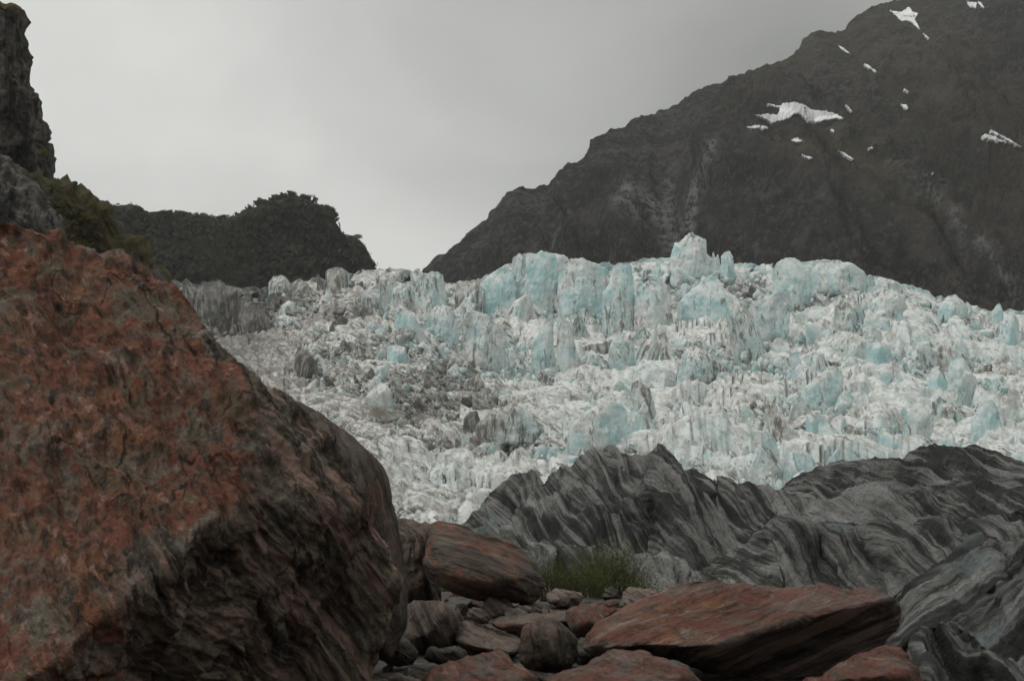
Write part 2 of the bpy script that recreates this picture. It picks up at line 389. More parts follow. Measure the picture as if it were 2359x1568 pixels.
# ================================================================ MOUNTAIN
def resample(poly, n):
    A = np.array(poly, float); s = np.concatenate([[0], np.cumsum(np.abs(np.diff(A[:, 0])))]); t = np.linspace(0, s[-1], n)
    return np.interp(t, s, A[:, 0]), np.interp(t, s, A[:, 1])
m = M('mountain_scrub', .95, .1)
p = m.tc
veg = m.mix(m.rng(m.noise(p, .012, 6, .65, .4), .42, .58), (.034, .034, .031), (.106, .098, .086))
veg = m.mix(m.rng(m.noise(p, .07, 8, .80), .45, .54, 0, .88), veg, (.016, .015, .014))
veg = m.mix(m.rng(m.noise(p, .16, 5, .75), .53, .61, 0, .7), veg, (.17, .14, .10))
veg = m.mix(m.math('MULTIPLY', m.attr('tussock'), m.rng(m.noise(p, .03, 5, .7), .36, .58)), veg, (.125, .108, .058))
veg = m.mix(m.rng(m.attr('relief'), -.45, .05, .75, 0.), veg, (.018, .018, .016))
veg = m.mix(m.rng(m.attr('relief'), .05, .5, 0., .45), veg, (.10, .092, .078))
rockc = m.mix(m.rng(m.noise(p, .12, 6, .75), .44, .56), (.07, .07, .068), (.38, .38, .37))
c = m.mix(m.math('MULTIPLY', m.attr('scree'), m.rng(m.noise(p, .06, 6, .75), .34, .52)), veg, rockc)
ou = m.rng(m.noise(m.map(p, (1, 1, 1.8), (.3, .5, 0)), .022, 7, .75, .6), .60, .70, 0, .55)
c = m.mix(ou, c, (.19, .185, .175))
MOUNT = m.done(c, m.noise(p, .06, 8, .75), 1., 22., m.noise(p, .25, 4, .7), .6, 5.)
crest = [(800, 780), (900, 690), (970, 628), (1010, 590), (1050, 560), (1100, 520), (1140, 480), (1160, 455), (1190, 432), (1215, 437), (1262, 428), (1275, 405), (1300, 387), (1330, 372), (1345, 365), (1365, 325), (1400, 300),
         (1440, 290), (1475, 261), (1500, 264), (1520, 256), (1560, 240), (1600, 210), (1650, 195), (1720, 168), (1760, 152), (1790, 148), (1840, 115), (1850, 90), (1880, 70), (1905, 74), (1945, 72), (1960, 45), (2010, 15),
         (2060, 3), (2120, -30), (2250, -90), (2400, -140), (2600, -150), (2900, -60), (3200, 120), (3500, 420)]
NU, NVF = 580, 215
cx_, cy_ = resample(crest, NU); crD = 1900+900*sstep(950, 2400, cx_)
C0 = P(cx_, cy_, crD)
vv = np.linspace(0, 1, NVF)
FD = 950-150*sstep(1000, 2400, cx_)                # distance of the mountain's foot
footz = -8
Yc, Zc = C0[:, 1], C0[:, 2]
U = vv[None]
Yg = Yc[:, None]+(FD-Yc)[:, None]*U; Zg = footz+(Zc[:, None]-footz)*(1-U)**1.12
Xg = C0[:, 0][:, None]*(Yg/Yc[:, None])**.55+0*U
V = np.stack([Xg, Yg, Zg], -1)
n0 = gnorm(V); n0 *= np.sign(n0[..., 2].mean())
# spurs and gullies run down to the right
q = np.stack([V[..., 0]*.0034+V[..., 2]*.0040, V[..., 1]*.0008, V[..., 2]*.0006-V[..., 0]*.0004], -1)
fade = sstep(.04, .48, U); crf = sstep(0, .05, U)
D_ = fade*(105*(rid(q*1.25+3, 5, .6)-.4)+20*(rid(q*7, 4, .6)-.5)) + (.2+.8*crf)*(2.5+7*fade)*fbm(V*.016, 4, .6)+3.2*fbm(V*.07, 3, .6)
# the dark hollow under the ridge
ix, iy = IP(V)
hollow = np.exp(-(((ix-1560)/90)**2+((iy-470)/110)**2)); D_ = D_-75*hollow
spur = np.exp(-np.abs((ix-1680)-(iy-300)*-.35)/70)*sstep(230, 330, iy)*sstep(620, 480, iy); D_ = D_+40*spur
shoulder = np.exp(-(((ix-1830)/150)**2+((iy-300)/70)**2)); D_ = D_+35*shoulder
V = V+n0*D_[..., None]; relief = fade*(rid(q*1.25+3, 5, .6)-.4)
Vb = V[:, :1]+np.stack([np.zeros(9), np.linspace(60, 1500, 9), np.linspace(-30, -1, 9)*0], -1)[None]
Vb[..., 2] = V[:, :1, 2]*(1-np.linspace(.03, .98, 9)[None])
Vall = np.concatenate([Vb[:, ::-1], V], 1)
ix, iy = IP(Vall)
def near_line(ix, iy, pts, wd):
    b = np.full(ix.shape, 1e9)
    for (x0, y0), (x1, y1) in zip(pts[:-1], pts[1:]):
        dx, dy = x1-x0, y1-y0; t = np.clip(((ix-x0)*dx+(iy-y0)*dy)/(dx*dx+dy*dy), 0, 1); b = np.minimum(b, np.hypot(ix-x0-t*dx, iy-y0-t*dy))
    return np.exp(-(b/wd)**2)
jit = 10*fbm(Vall*.01, 3)
scree = np.maximum.reduce([near_line(ix+jit, iy, [(1640, 330), (1620, 400), (1595, 450), (1590, 520), (1560, 560)], 14), .9*near_line(ix+jit, iy, [(1440, 440), (1480, 470), (1530, 500), (1560, 555)], 30),
      .7*near_line(ix+jit, iy, [(1545, 400), (1540, 470), (1550, 530)], 16), .6*near_line(ix+jit, iy, [(2060, 360), (2110, 400), (2190, 490), (2260, 550), (2300, 620), (2340, 680)], 9),
      .5*near_line(ix+jit, iy, [(1290, 510), (1305, 480), (1270, 560)], 12)])
tus = np.clip(np.maximum.reduce([near_line(ix+2*jit, iy+jit, [(1840, 320), (1950, 330), (2050, 390), (2130, 450)], 60), .6*near_line(ix, iy, [(2000, 60), (2300, 330)], 160), .5*near_line(ix, iy, [(1700, 190), (1860, 120)], 60)]), 0, 1)
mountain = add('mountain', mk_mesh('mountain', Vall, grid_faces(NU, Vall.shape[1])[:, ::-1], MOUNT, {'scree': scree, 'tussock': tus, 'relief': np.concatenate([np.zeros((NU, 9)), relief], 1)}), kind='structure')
# snow patches lying on the mountain: parts of it
SNOWM = M('old_snow', .7, .2); SNOWM = SNOWM.done(SNOWM.mix(SNOWM.rng(SNOWM.noise(SNOWM.tc, .05, 5, .6), .4, .7), (.80, .81, .82), (.62, .62, .61)), SNOWM.noise(SNOWM.tc, .08, 5, .6), .4, 6.)
mb = BVHTree.FromPolygons([Vector(v) for v in V.reshape(-1, 3).tolist()], grid_faces(V.shape[0], V.shape[1]).tolist())
def inpoly(px, py, poly):
    A = np.array(poly); B = np.roll(A, -1, 0); r = np.zeros(px.shape, bool)
    for (x0, y0), (x1, y1) in zip(A, B):
        cnd = ((y0 > py) != (y1 > py)) & (px < (x1-x0)*(py-y0)/((y1-y0) or 1e-9)+x0); r ^= cnd
    return r
snow = [[(1343, 440), (1372, 435), (1410, 440), (1425, 415), (1370, 400), (1378, 397), (1425, 407), (1432, 395), (1480, 390), (1520, 402), (1545, 420), (1600, 425), (1640, 435), (1678, 460), (1640, 455), (1600, 460), (1570, 470), (1530, 465), (1500, 440), (1480, 437), (1460, 455), (1420, 465), (1390, 475), (1378, 462), (1322, 437)],
        [(1283, 485), (1310, 483), (1340, 477), (1385, 487), (1375, 495), (1330, 493), (1310, 497)], [(1462, 542), (1475, 530), (1495, 528), (1500, 535), (1520, 537), (1515, 545), (1485, 547)],
        [(1840, 38), (1880, 45), (1900, 40), (1912, 28), (1925, 30), (1930, 43), (1955, 50), (1950, 62), (1942, 75), (1965, 118), (1950, 110), (1930, 88), (1905, 78), (1890, 83), (1870, 65)],
        [(1965, 122), (1985, 135), (2003, 155), (1990, 148)], [(1643, 170), (1670, 185), (1702, 212), (1690, 208), (1655, 188)], [(1735, 235), (1765, 250), (1800, 277), (1785, 273), (1755, 258)],
        [(1877, 391), (1895, 400), (1910, 402), (1918, 417), (1905, 420), (1893, 408)], [(2197, 518), (2215, 513), (2250, 522), (2300, 548), (2290, 550), (2240, 537), (2205, 530)], [(2218, 488), (2250, 505), (2300, 530), (2355, 565), (2340, 563), (2290, 538), (2240, 510)],
        [(1640, 570), (1665, 582), (1715, 613), (1700, 613), (1665, 595)], [(1505, 590), (1530, 598), (1555, 605), (1540, 611), (1520, 603)], [(2135, 0), (2150, 5), (2180, 12), (2175, 35), (2150, 25)], [(2180, 3), (2195, 10), (2210, 35), (2195, 27)],
        [(1670, 397), (1685, 407), (1705, 432), (1695, 428)], [(1885, 333), (1905, 342), (1920, 352), (1900, 347)], [(1617, 494), (1630, 496), (1632, 506), (1620, 504)], [(1758, 565), (1780, 565), (1785, 570), (1765, 570)], [(2005, 658), (2015, 662), (2012, 668), (2007, 664)]]
for poly in snow:
    pv = np.array(R2(poly)); x0, y0 = pv.min(0)-1; x1, y1 = pv.max(0)+1; st = max(.8, min(1.5, (x1-x0)/30))
    gx, gy = np.meshgrid(np.arange(x0, x1, st), np.arange(y0, y1, st), indexing='ij')
    wob = 2.2*fbm(np.stack([gx*.14, gy*.2, gx*0+3], -1), 3)
    ins = inpoly(gx+wob*.6, gy+wob, pv); idx = -np.ones(gx.shape, int); vs = []
    for i in range(gx.shape[0]):
        for j in range(gx.shape[1]):
            if ins[i, j]:
                d = Vector(P(gx[i, j], gy[i, j], 1.0)-np.array([0, 0, CAMZ])).normalized(); h = mb.ray_cast(Vector((0, 0, CAMZ)), d)
                if h[0] is None: continue
                idx[i, j] = len(vs); vs.append(h[0]-d*5)
    q4 = [(idx[i, j], idx[i, j+1], idx[i+1, j+1], idx[i+1, j]) for i in range(gx.shape[0]-1) for j in range(gx.shape[1]-1) if min(idx[i, j], idx[i+1, j], idx[i+1, j+1], idx[i, j+1]) >= 0]
    if not q4: continue
    nv = len(vs); vs2 = vs+[v+Vector((0, 7, -1)) for v in vs]; ed = {}
    for f in q4:
        for a, b in zip(f, f[1:]+f[:1]): ed[(a, b)] = 1
    sk = [(b, a, a+nv, b+nv) for (a, b) in ed if (b, a) not in ed]
    add('snow_patch', mk_mesh('snow_patch', np.array([v[:] for v in vs2]), np.array(q4+sk), SNOWM), mountain)

# ================================================================ leaf clumps (foliage that reads as one mass)
def leaf_material(name, a, b, cdark):
    m = M(name, .8, .2); r = m.attr('tone'); c = m.mix(m.rng(r, .0, 1.), a, b); c = m.mix(m.rng(m.noise(m.tc, .15, 3, .6), .45, .65, 0, .7), c, cdark); return m.done(c)
FOREST = leaf_material('forest_leaves', (.020, .024, .012), (.058, .056, .034), (.030, .030, .020))
SHRUB = leaf_material('shrub_leaves', (.040, .050, .018), (.135, .115, .035), (.075, .052, .020))
def leaves(pos, rad, k, size, flat=.75):
    pos = np.asarray(pos, float); n = len(pos); rad = np.broadcast_to(rad, n)
    d = rng.normal(size=(n, k, 3)); d /= np.linalg.norm(d, axis=-1, keepdims=True); d[..., 2] = np.abs(d[..., 2])*1.1-.25
    lump = 1+.35*fbm(d*2.2+pos[:, None]*.37, 2)[..., None]
    c = pos[:, None]+d*rad[:, None, None]*lump*rng.uniform(.7, 1.02, (n, k, 1))*np.array([1, 1, flat])
    a = rng.normal(size=(n, k, 3)); a -= d*(a*d).sum(-1, keepdims=True)*.7; a /= np.linalg.norm(a, axis=-1, keepdims=True)
    b = np.cross(d, a); s = size*rng.uniform(.5, 1.4, (n, k, 1))*(rad[:, None, None]/rad.mean())
    Q = np.stack([c-a*s*.6, c+b*s*.45, c+a*s*.6, c-b*s*.45], 2).reshape(-1, 3)
    F = np.arange(len(Q)).reshape(-1, 4)
    tone = np.repeat(np.clip(rng.uniform(0, 1, (n, 1))*.6+rng.uniform(0, 1, (n, k))*.4, 0, 1).ravel(), 4)
    return Q, F, tone

# ================================================================ FOREST HILL behind the left cliff
m = M('forest_floor', .95, .1)
c = m.mix(m.rng(m.noise(m.tc, .02, 6, .7), .4, .62), (.030, .030, .022), (.052, .047, .034))
c = m.mix(m.rng(m.noise(m.map(m.tc, (1, 1, .4)), .03, 5, .7), .60, .70, 0, .6), c, (.10, .10, .095))
HILLM = m.done(c, m.noise(m.tc, .12, 7, .75), 1., 5.)
hc = [(-200, 420), (60, 440), (225, 484), (250, 488), (300, 491), (330, 499), (370, 494), (420, 494), (470, 499), (510, 514), (550, 519), (562, 503), (585, 495), (610, 480), (655, 467), (720, 466), (760, 478), (767, 488)]
hc = [(-1400, 380), (-700, 400)]+hc
hill_poly = hc+[(769, 515), (780, 530), (795, 541), (820, 547), (827, 560), (838, 590), (848, 612), (852, 800), (900, 1180), (-1400, 1180)]
hill, HV = solid('forest_hill', hill_poly, 1150, 260, HILLM, planes=[lambda X, Y: .08+.0030*(Y-470), lambda X, Y: .75+.0015*(Y-640), lambda X, Y: .04+.0030*(860-X)], nth=320, nf=100, edge=10, amp=6, freq=.012, lamp=7, lf=.012, la=.006, lay=(1, 0, .2), warp=20, wf=.01,
                 back=200, c=(480, 640), kind='structure')
hn = np.concatenate([HV[:, 3:100].reshape(-1, 3)]); hx, hy = IP(hn); vis = (hx > 180) & (hy < 690)
cand = np.where(vis)[0]; wts = np.ones(len(cand)); sel = rng.choice(cand, 3200, replace=False)
rimc = HV[:, 86:104].reshape(-1, 3); rx, ry = IP(rimc); rc = np.where((ry < 625) & (rx > 180))[0]; sel2 = rng.choice(rc, 1100)
pp = np.concatenate([hn[sel], rimc[sel2]]); Q, F, tone = leaves(pp, rng.uniform(2.2, 5.0, len(pp)), 30, 1.75, .85)
add('forest', mk_mesh('forest', Q, F, FOREST, {'tone': tone}, smooth=False), kind='stuff', label='dense dark evergreen forest covering the hill behind the ice')
# skyline trees one can tell apart
BARK = M('bark', .9, .2); BARK = BARK.done(BARK.mix(BARK.noise(BARK.tc, 3., 4), (.05, .042, .034), (.12, .10, .085)))
def tree(v, D, h, rad, label, group):
    b = P(v[0], v[1], D); rt = bpy.data.objects.new('evergreen_tree', None); COL.objects.link(rt); rt.location = b-np.array([0, 0, h*.95]); tag(rt, label, 'tree', group)
    tv = []; tf = []
    def limb(a, c_, r0, r1):
        k0 = len(tv); a = np.array(a); c_ = np.array(c_)
        for t_, r_ in ((0, r0), (1, r1)):
            for k in range(6): tv.append(a+(c_-a)*t_+np.array([math.cos(k*1.047)*r_, math.sin(k*1.047)*r_, 0]))
        for k in range(6): tf.append((k0+k, k0+(k+1) % 6, k0+6+(k+1) % 6, k0+6+k))
    limb((0, 0, 0), (.1*h, 0, h), .05*h, .025*h); cl = []
    for k in range(7):
        a = k*2.4; e = np.array([math.cos(a)*rad*.6, math.sin(a)*rad*.6, h*(1.0+.12*(k % 3))]); limb((.05*h, 0, h*.6), e, .02*h, .008*h); cl.append(e)
    cl.append(np.array([.1*h, 0, h*1.3])); cl = np.array(cl)
    add('trunk', mk_mesh('trunk', np.array(tv), np.array(tf), BARK), rt)
    Q, F, tone = leaves(cl, rng.uniform(.45, .65, len(cl))*rad, 70, .16*rad, .8)
    add('crown', mk_mesh('crown', Q, F, FOREST, {'tone': tone}, smooth=False), rt)
g = 'trees on the skyline of the forest hill'
tree((566, 506), 1140, 5.5, 4.0, 'small rounded tree in the dip of the hill skyline, standing against the sky', g)
tree((628, 474), 1140, 4.5, 3.6, 'tree on the hill skyline just left of the knoll top', g)
tree((668, 466), 1140, 4.2, 4.2, 'round crowned tree on the highest point of the forested knoll', g)
tree((822, 548), 1140, 3.5, 3.0, 'tree leaning out on the lower step of the hill end, above the ice', g)
tree((374, 494), 1140, 4.0, 3.6, 'tree breaking the low left stretch of the hill skyline', g)

# ================================================================ LEFT CLIFF (buttress, pale slab, overgrown slope)
def cliff_mat(name, a, b, moss, mamt):
    m = M(name, .9, .15); p = m.tc
    s = m.noise(m.map(p, (.5, .5, .10), (0, .1, 0)), 1., 7, .7, .3)
    c = m.mix(m.rng(s, .42, .57), a, b)
    c = m.mix(m.rng(m.noise(p, .45, 8, .76), .50, .58, 0, .8), c, (.025, .024, .021))
    mo = m.rng(m.math('ADD', m.noise(p, .11, 6, .65, .5), m.math('MULTIPLY', m.attr('moss'), .25)), mamt, mamt+.12)
    mc = m.mix(m.rng(m.noise(p, .5, 5, .7), .38, .6), (.050, .055, .022), moss)
    c = m.mix(m.math('MULTIPLY', mo, .85), c, mc)
    return m.done(c, s, 1., 1.6, m.noise(p, .8, 8, .72), .8, .9)
BUTT = cliff_mat('dark_cliff_rock', (.045, .042, .036), (.15, .135, .115), (.14, .085, .022), .60)
SLAB = cliff_mat('pale_cliff_rock', (.062, .058, .050), (.185, .175, .155), (.16, .10, .035), .58)
SLOPE = cliff_mat('overgrown_cliff_rock', (.075, .07, .06), (.18, .165, .14), (.11, .085, .025), .40)
bp = [(-260, -60), (-60, 5), (0, 16), (18, 17), (34, 25), (46, 45), (50, 80), (56, 100), (62, 135), (71, 165), (76, 190), (76, 208), (84, 225), (88, 250), (87, 322), (82, 334), (90, 345), (106, 350), (108, 362), (115, 378), (117, 425), (124, 440), (135, 470), (150, 600), (-260, 640)]
butt, _ = solid('cliff_buttress', bp, 330, 26, BUTT, planes=[lambda X, Y: .55-.0060*(X-40)+0*Y, lambda X, Y: .35+.0012*(Y-20), lambda X, Y: .62-.003*(Y-250)+0*X, lambda X, Y: .5+.004*(Y-360)], nth=240, nf=110, edge=12, amp=1.3, lump=2.4, lumpf=.08, freq=.10, lamp=2.4, lf=.28, la=.05, lay=(1, .3, .12), warp=2, wf=.04,
                back=30, c=(-60, 290), attrs={'moss': lambda X, Y: np.exp(-((X-40)/30)**2-((Y-150)/60)**2)+np.exp(-((X-20)/50)**2-((Y-20)/20)**2)}, kind='structure', smooth_r=1, k=.02)
sp_ = [(-260, 280), (-40, 345), (0, 362), (22, 378), (42, 395), (60, 425), (82, 452), (100, 485), (125, 510), (140, 530), (160, 600), (120, 700), (-260, 700)]
slab_, _ = solid('cliff_slab', sp_, 296, 16, SLAB, planes=[lambda X, Y: .15+.0035*(Y-380)-.0012*(X-40), lambda X, Y: 1.0-.012*(Y-505)+.004*(X-60), lambda X, Y: .6-.004*(X-100)], nth=200, nf=80, edge=9, amp=1.2, lump=1.6, lumpf=.10, freq=.14, lamp=1.8, lf=.35, la=.08, lay=(1, 0, .9), warp=1.5, wf=.08, back=12, c=(-40, 520),
                 attrs={'moss': lambda X, Y: 0*X}, kind='structure', smooth_r=1, k=.02)
vp = [(-200, 430), (90, 420), (118, 432), (150, 442), (165, 452), (182, 458), (205, 472), (235, 488), (262, 516), (277, 545), (300, 560), (325, 588), (334, 612), (352, 632), (375, 655), (400, 740), (-200, 800)]
slope, SV = solid('cliff_slope', vp, 312, 30, SLOPE, planes=[lambda X, Y: .04+.0040*(Y-455)-.0006*(X-120), lambda X, Y: .85-.0030*(X-250), lambda X, Y: .62+.0*X], nth=260, nf=100, edge=9, amp=1.6, lump=2.2, lumpf=.08, freq=.09, lamp=2.4, lf=.2, la=.06, lay=(1, 0, .9), warp=3, wf=.05, back=25, c=(120, 610),
                  attrs={'moss': lambda X, Y: .9*np.exp(-((X-190)/70)**2-((Y-510)/50)**2)+.5*np.exp(-((X-290)/30)**2-((Y-570)/20)**2)}, kind='structure', smooth_r=1, k=.03)
sv = SV[:, 8:100].reshape(-1, 3); ax, ay = IP(sv)
dens = np.exp(-((ax-190)/60)**2-((ay-500)/48)**2)+.5*np.exp(-((ax-250)/35)**2-((ay-575)/35)**2)+.25*(ay < 470+.5*(ax-150))
pr = dens*((ay < 680) & (ax > 95) & (ax < 350)); pr[pr < .06] = 0; pr *= sstep(-.1, .45, fbm(sv*.12, 3)); sel = rng.choice(len(sv), 760, p=pr/pr.sum())
Q, F, tone = leaves(sv[sel], rng.uniform(.25, .95, len(sel)), 44, .26, .9)
add('cliff_scrub', mk_mesh('cliff_scrub', Q, F, SHRUB, {'tone': tone}, smooth=False), kind='stuff', label='olive and rust coloured scrub on the ledges of the left cliff')
bv = _[:1]
sel = []
for (x, y, n_) in ((98, 352, 26), (104, 354, 14), (30, 22, 6), (122, 440, 10), (8, 372, 6)):
    for k in range(n_): sel.append(P(x+rng.normal()*6, y+rng.normal()*3, 318+rng.normal()*1.5))
Q, F, tone = leaves(np.array(sel), rng.uniform(.25, .6, len(sel)), 40, .2, 1.)
add('ledge_scrub', mk_mesh('ledge_scrub', Q, F, SHRUB, {'tone': tone}, smooth=False), kind='stuff', label='tufts of scrub on the small ledges of the buttress')

base_, _ = solid('cliff_foot', [(-1300, 420), (-500, 470), (-100, 545), (60, 575), (180, 620), (300, 668), (385, 728), (430, 800), (470, 980), (480, 1330), (-1300, 1330)], 306, 34, SLOPE, planes=[lambda X, Y: .10+.0012*(Y-500), lambda X, Y: .75-.0012*(X-300)], nth=220, nf=60, edge=9, amp=2.2, lump=4., lumpf=.05, freq=.08,
                  lamp=2.4, lf=.2, la=.06, lay=(1, 0, .9), warp=3, wf=.05, back=60, c=(-200, 950), attrs={'moss': lambda X, Y: 0*X+.3}, kind='structure', k=.03)
# ================================================================ GLACIER: base surface
skl = np.array([(200, 640), (385, 652), (430, 658), (500, 663), (560, 668), (600, 668), (660, 660), (700, 655), (760, 640), (850, 628), (905, 626), (950, 635), (985, 645), (1030, 660), (1100, 645), (1160, 618), (1240, 606), (1340, 612), (1410, 622), (1480, 606), (1560, 606),
                (1640, 610), (1700, 614), (1770, 616), (1800, 612), (1850, 608), (1940, 614), (1990, 632), (2050, 656), (2100, 668), (2150, 688), (2200, 700), (2250, 713), (2300, 722), (2358, 726), (2600, 760)], float)
def sky_y(x): return np.interp(x, skl[:, 0], skl[:, 1])
def Dg(x, y):
    hw = wall_h(x); a = np.clip((y-sky_y(x))/hw, 0, 1); t = np.clip((y-sky_y(x)-hw)/(1240-sky_y(x)-hw), 0, 1.4); return 665-38*a-425*t**.74
def wall_h(x): return np.interp(x, [300, 450, 700, 1000, 1100, 1200, 1550, 1700, 1850, 2000, 2300, 2600], [60, 90, 60, 60, 100, 150, 150, 110, 120, 55, 30, 30])
def dirt_at(x, y):
    x = np.asarray(x, float); y = np.asarray(y, float)
    d = .85*sstep(780, 440, x)*sstep(940, 720, y)+.50*sstep(1150, 780, x)
    d = np.maximum(d, .75*np.exp(-((x-930)/230)**2-((y-930)/110)**2)); d = np.maximum(d, .45*np.exp(-((x-1050)/120)**2-((y-860)/60)**2))
    d = np.maximum(d, .40*np.exp(-((x-1150)/140)**2-((y-1040)/60)**2))
    return np.clip(d+.12, 0, 1)
GU, GV = 590, 310
gxv = np.concatenate([np.linspace(-700, 326, 90), np.linspace(330, 2480, GU-150), np.linspace(2490, 3100, 60)]); tv_ = np.linspace(0, 1.26, GV)**1.05
GX, GT = np.meshgrid(gxv, tv_, indexing='ij'); jg = 7*rid(np.stack([GX*.03, GX*0, GX*0+2], -1), 4, .6)-2
GY = sky_y(GX)-6-jg*np.clip(1-GT*8, 0, 1)+(1240-sky_y(GX))*GT
V = P(GX, GY, Dg(GX, GY))
wall = 1-sstep(.75, 1.1, (GY-sky_y(GX))/wall_h(GX))
fan = np.exp(-((GX-930)/210)**2-((GY-900)/95)**2)      # smoother slope of fine debris
amp = (1-.8*fan)*np.minimum(1, GT*12+.25)*(1-.85*wall)
wxx = V[..., 0]+2.5*fbm(V*.09, 2); wyy = V[..., 1]+2.5*fbm(V*.09+40, 2); wzz = V[..., 2]
dz = 0; dyw = 0
for s, a_ in ((34., 4.2), (15., 3.2), (7.5, 1.5)):
    b, b2, ci, cj, dx, dy = worley2(wxx/s, wyy/s); hh = h2(ci, cj, 3)-.5; tx = (h2(ci, cj, 4)-.5)*1.8; ty = (h2(ci, cj, 5)-.8)*1.8
    dz = dz+a_*amp*(1.0*hh+tx*dx+ty*dy-.5*sstep(.2, 0, b2-b))
    b, b2, ci, cj, dx, dy = worley2(wxx/s, wzz/(s*1.9)); hh = h2(ci, cj, 6)-.5; tx = (h2(ci, cj, 7)-.5)*2.2; ty = (h2(ci, cj, 8)-.35)*1.2
    dyw = dyw+a_*1.3*wall*(1.3*hh+tx*dx+ty*dy+.5*sstep(.15, 0, b2-b))
dz = dz+.5*fbm(V*.5, 3)+1.5*amp*fbm(V*.06, 3)
V[..., 2] -= 11*sstep(1.08, 1.26, GT)+9*sstep(1.0, 1.12, GT)*sstep(1100, 1250, GX)
V[..., 2] += dz; V[..., 1] += amp*.8*fbm(V*.12, 2)+dyw+wall*1.6*rid(V*np.array([.35, .35, .05]), 3); V[..., 0] += (amp+.6*wall)*.8*fbm(V*.12+9, 2)
bk = V[:, :1]+np.stack([0*np.linspace(0, 1, 12), np.linspace(8, 350, 12), -np.linspace(.5, 75, 12)**1.0], -1)[None][:, ::-1]
V = np.concatenate([bk, V], 1); dat = dirt_at(GX, GY); dat = np.concatenate([np.repeat(dat[:, :1], 12, 1), dat], 1)
glacier = add('glacier', mk_mesh('glacier', V, grid_faces(GU, V.shape[1])[:, ::-1], ICE, {'dirt': dat*.8-.08, 'tint': .35+.9*fbm(V*.02, 2)}), kind='structure')
gb = V

# ---- ice chunk shapes
def chunk(lvl, npl, sc_, flute=0., rough=.05, jag=0., seed=0, flat=.8):
    r0 = np.random.default_rng(seed); d, F = ico(lvl); n = r0.normal(size=(npl, 3)); n /= np.linalg.norm(n, axis=1)[:, None]
    h = r0.uniform(flat*.75, 1.05, npl); dn = d@n.T; r = np.where(dn > .05, h/np.maximum(dn, .05), 9).min(1); r = np.minimum(r, 1.5)
    v = d*r[:, None]*np.array(sc_)
    sh = r0.normal(size=2)*.25; v[:, 0] += v[:, 2]*sh[0]; v[:, 1] += v[:, 2]*sh[1]
    o = r0.uniform(0, 50, 3)
    if flute:
        f = rid(np.stack([v[:, 0]*1.6, v[:, 1]*1.6, v[:, 2]*.16], -1)/max(sc_[0], .1)*1.5+o, 3, .6)
        v[:, :2] += d[:, :2]*(flute*(f-.4)*sc_[0])[:, None]
    if rough: v += d*(rough*fbm(v/sc_[0]*2.2+o, 4, .6)*sc_[0])[:, None]
    if jag: 
        j = rid(np.stack([v[:, 0]*2.3, v[:, 1]*2.3, v[:, 2]*.1], -1)/sc_[0]+o, 3, .6); v[:, 2] += jag*sc_[2]*(j-.3)*np.clip(v[:, 2]/sc_[2], 0, 1)**1.2
    return v, F

# ---- landmark seracs: each traced one stands where its foot meets the glacier surface
serac_group = 'tall seracs of the icefall'
def serac(poly, label, th=.45, jag=.0, dirt=0., tint=.5, cat='serac', nth=88, nf=27, drop=14, planes=None, D=None, name='serac', amp=1., edge=9, flute=1.):
    A = np.array(poly, float); y0, y1 = A[:, 1].min(), A[:, 1].max(); xb = A[:, 0].mean()
    A[:, 1] = np.where(A[:, 1] > y0+.62*(y1-y0), A[:, 1]+drop, A[:, 1])
    D = float(Dg(xb, y1-.12*(y1-y0))) if D is None else D
    wm = (A[:, 0].max()-A[:, 0].min())/FV*D; T = max(2., wm*th); r = random.Random(int(xb*7+y0)); 
    a1 = r.uniform(-.6, .6)
    cx, cy = centroid(A); hw = (A[:, 0].max()-A[:, 0].min())/2; hh_ = (A[:, 1].max()-A[:, 1].min())/2
    def pln(c0, gx, gy): return lambda X, Y: c0+gx*(X-cx)/hw+gy*(Y-cy)/hh_
    pls = [pln(.30, r.uniform(-.3, .3), 0)]*0+[pln(.62+.5, r.uniform(-.35, .35), 1.15)]+[pln(r.uniform(.7, .95), sg_*r.uniform(.15, 1.0), r.uniform(-.25, .5)) for sg_ in (1, -1, 1, -1, 1, -1)]+[pln(r.uniform(.75, 1.), r.uniform(-.2, .2), r.uniform(-.5, .1))]
    # broken, uneven outline
    o, _v = solid(name, A, D, T, ICE, planes=pls, nth=nth, nf=nf, nb=5, edge=edge, edgeq=1.7, amp=.17*amp*min(1.5, wm/8), freq=.45, lay=(1, 0, .5*a1), lamp=.30*flute*min(1.5, wm/9), lf=.9, la=.10, warp=.6, wf=.1, smooth_r=0, k=.012, jag=jag,
                  label=label, cat=cat, group=serac_group)
    dd = float(np.clip(dirt_at(cx, cy)*.8+dirt-.10, 0, 1)); o.color = (dd, tint, .5+.35*a1, 1); return o
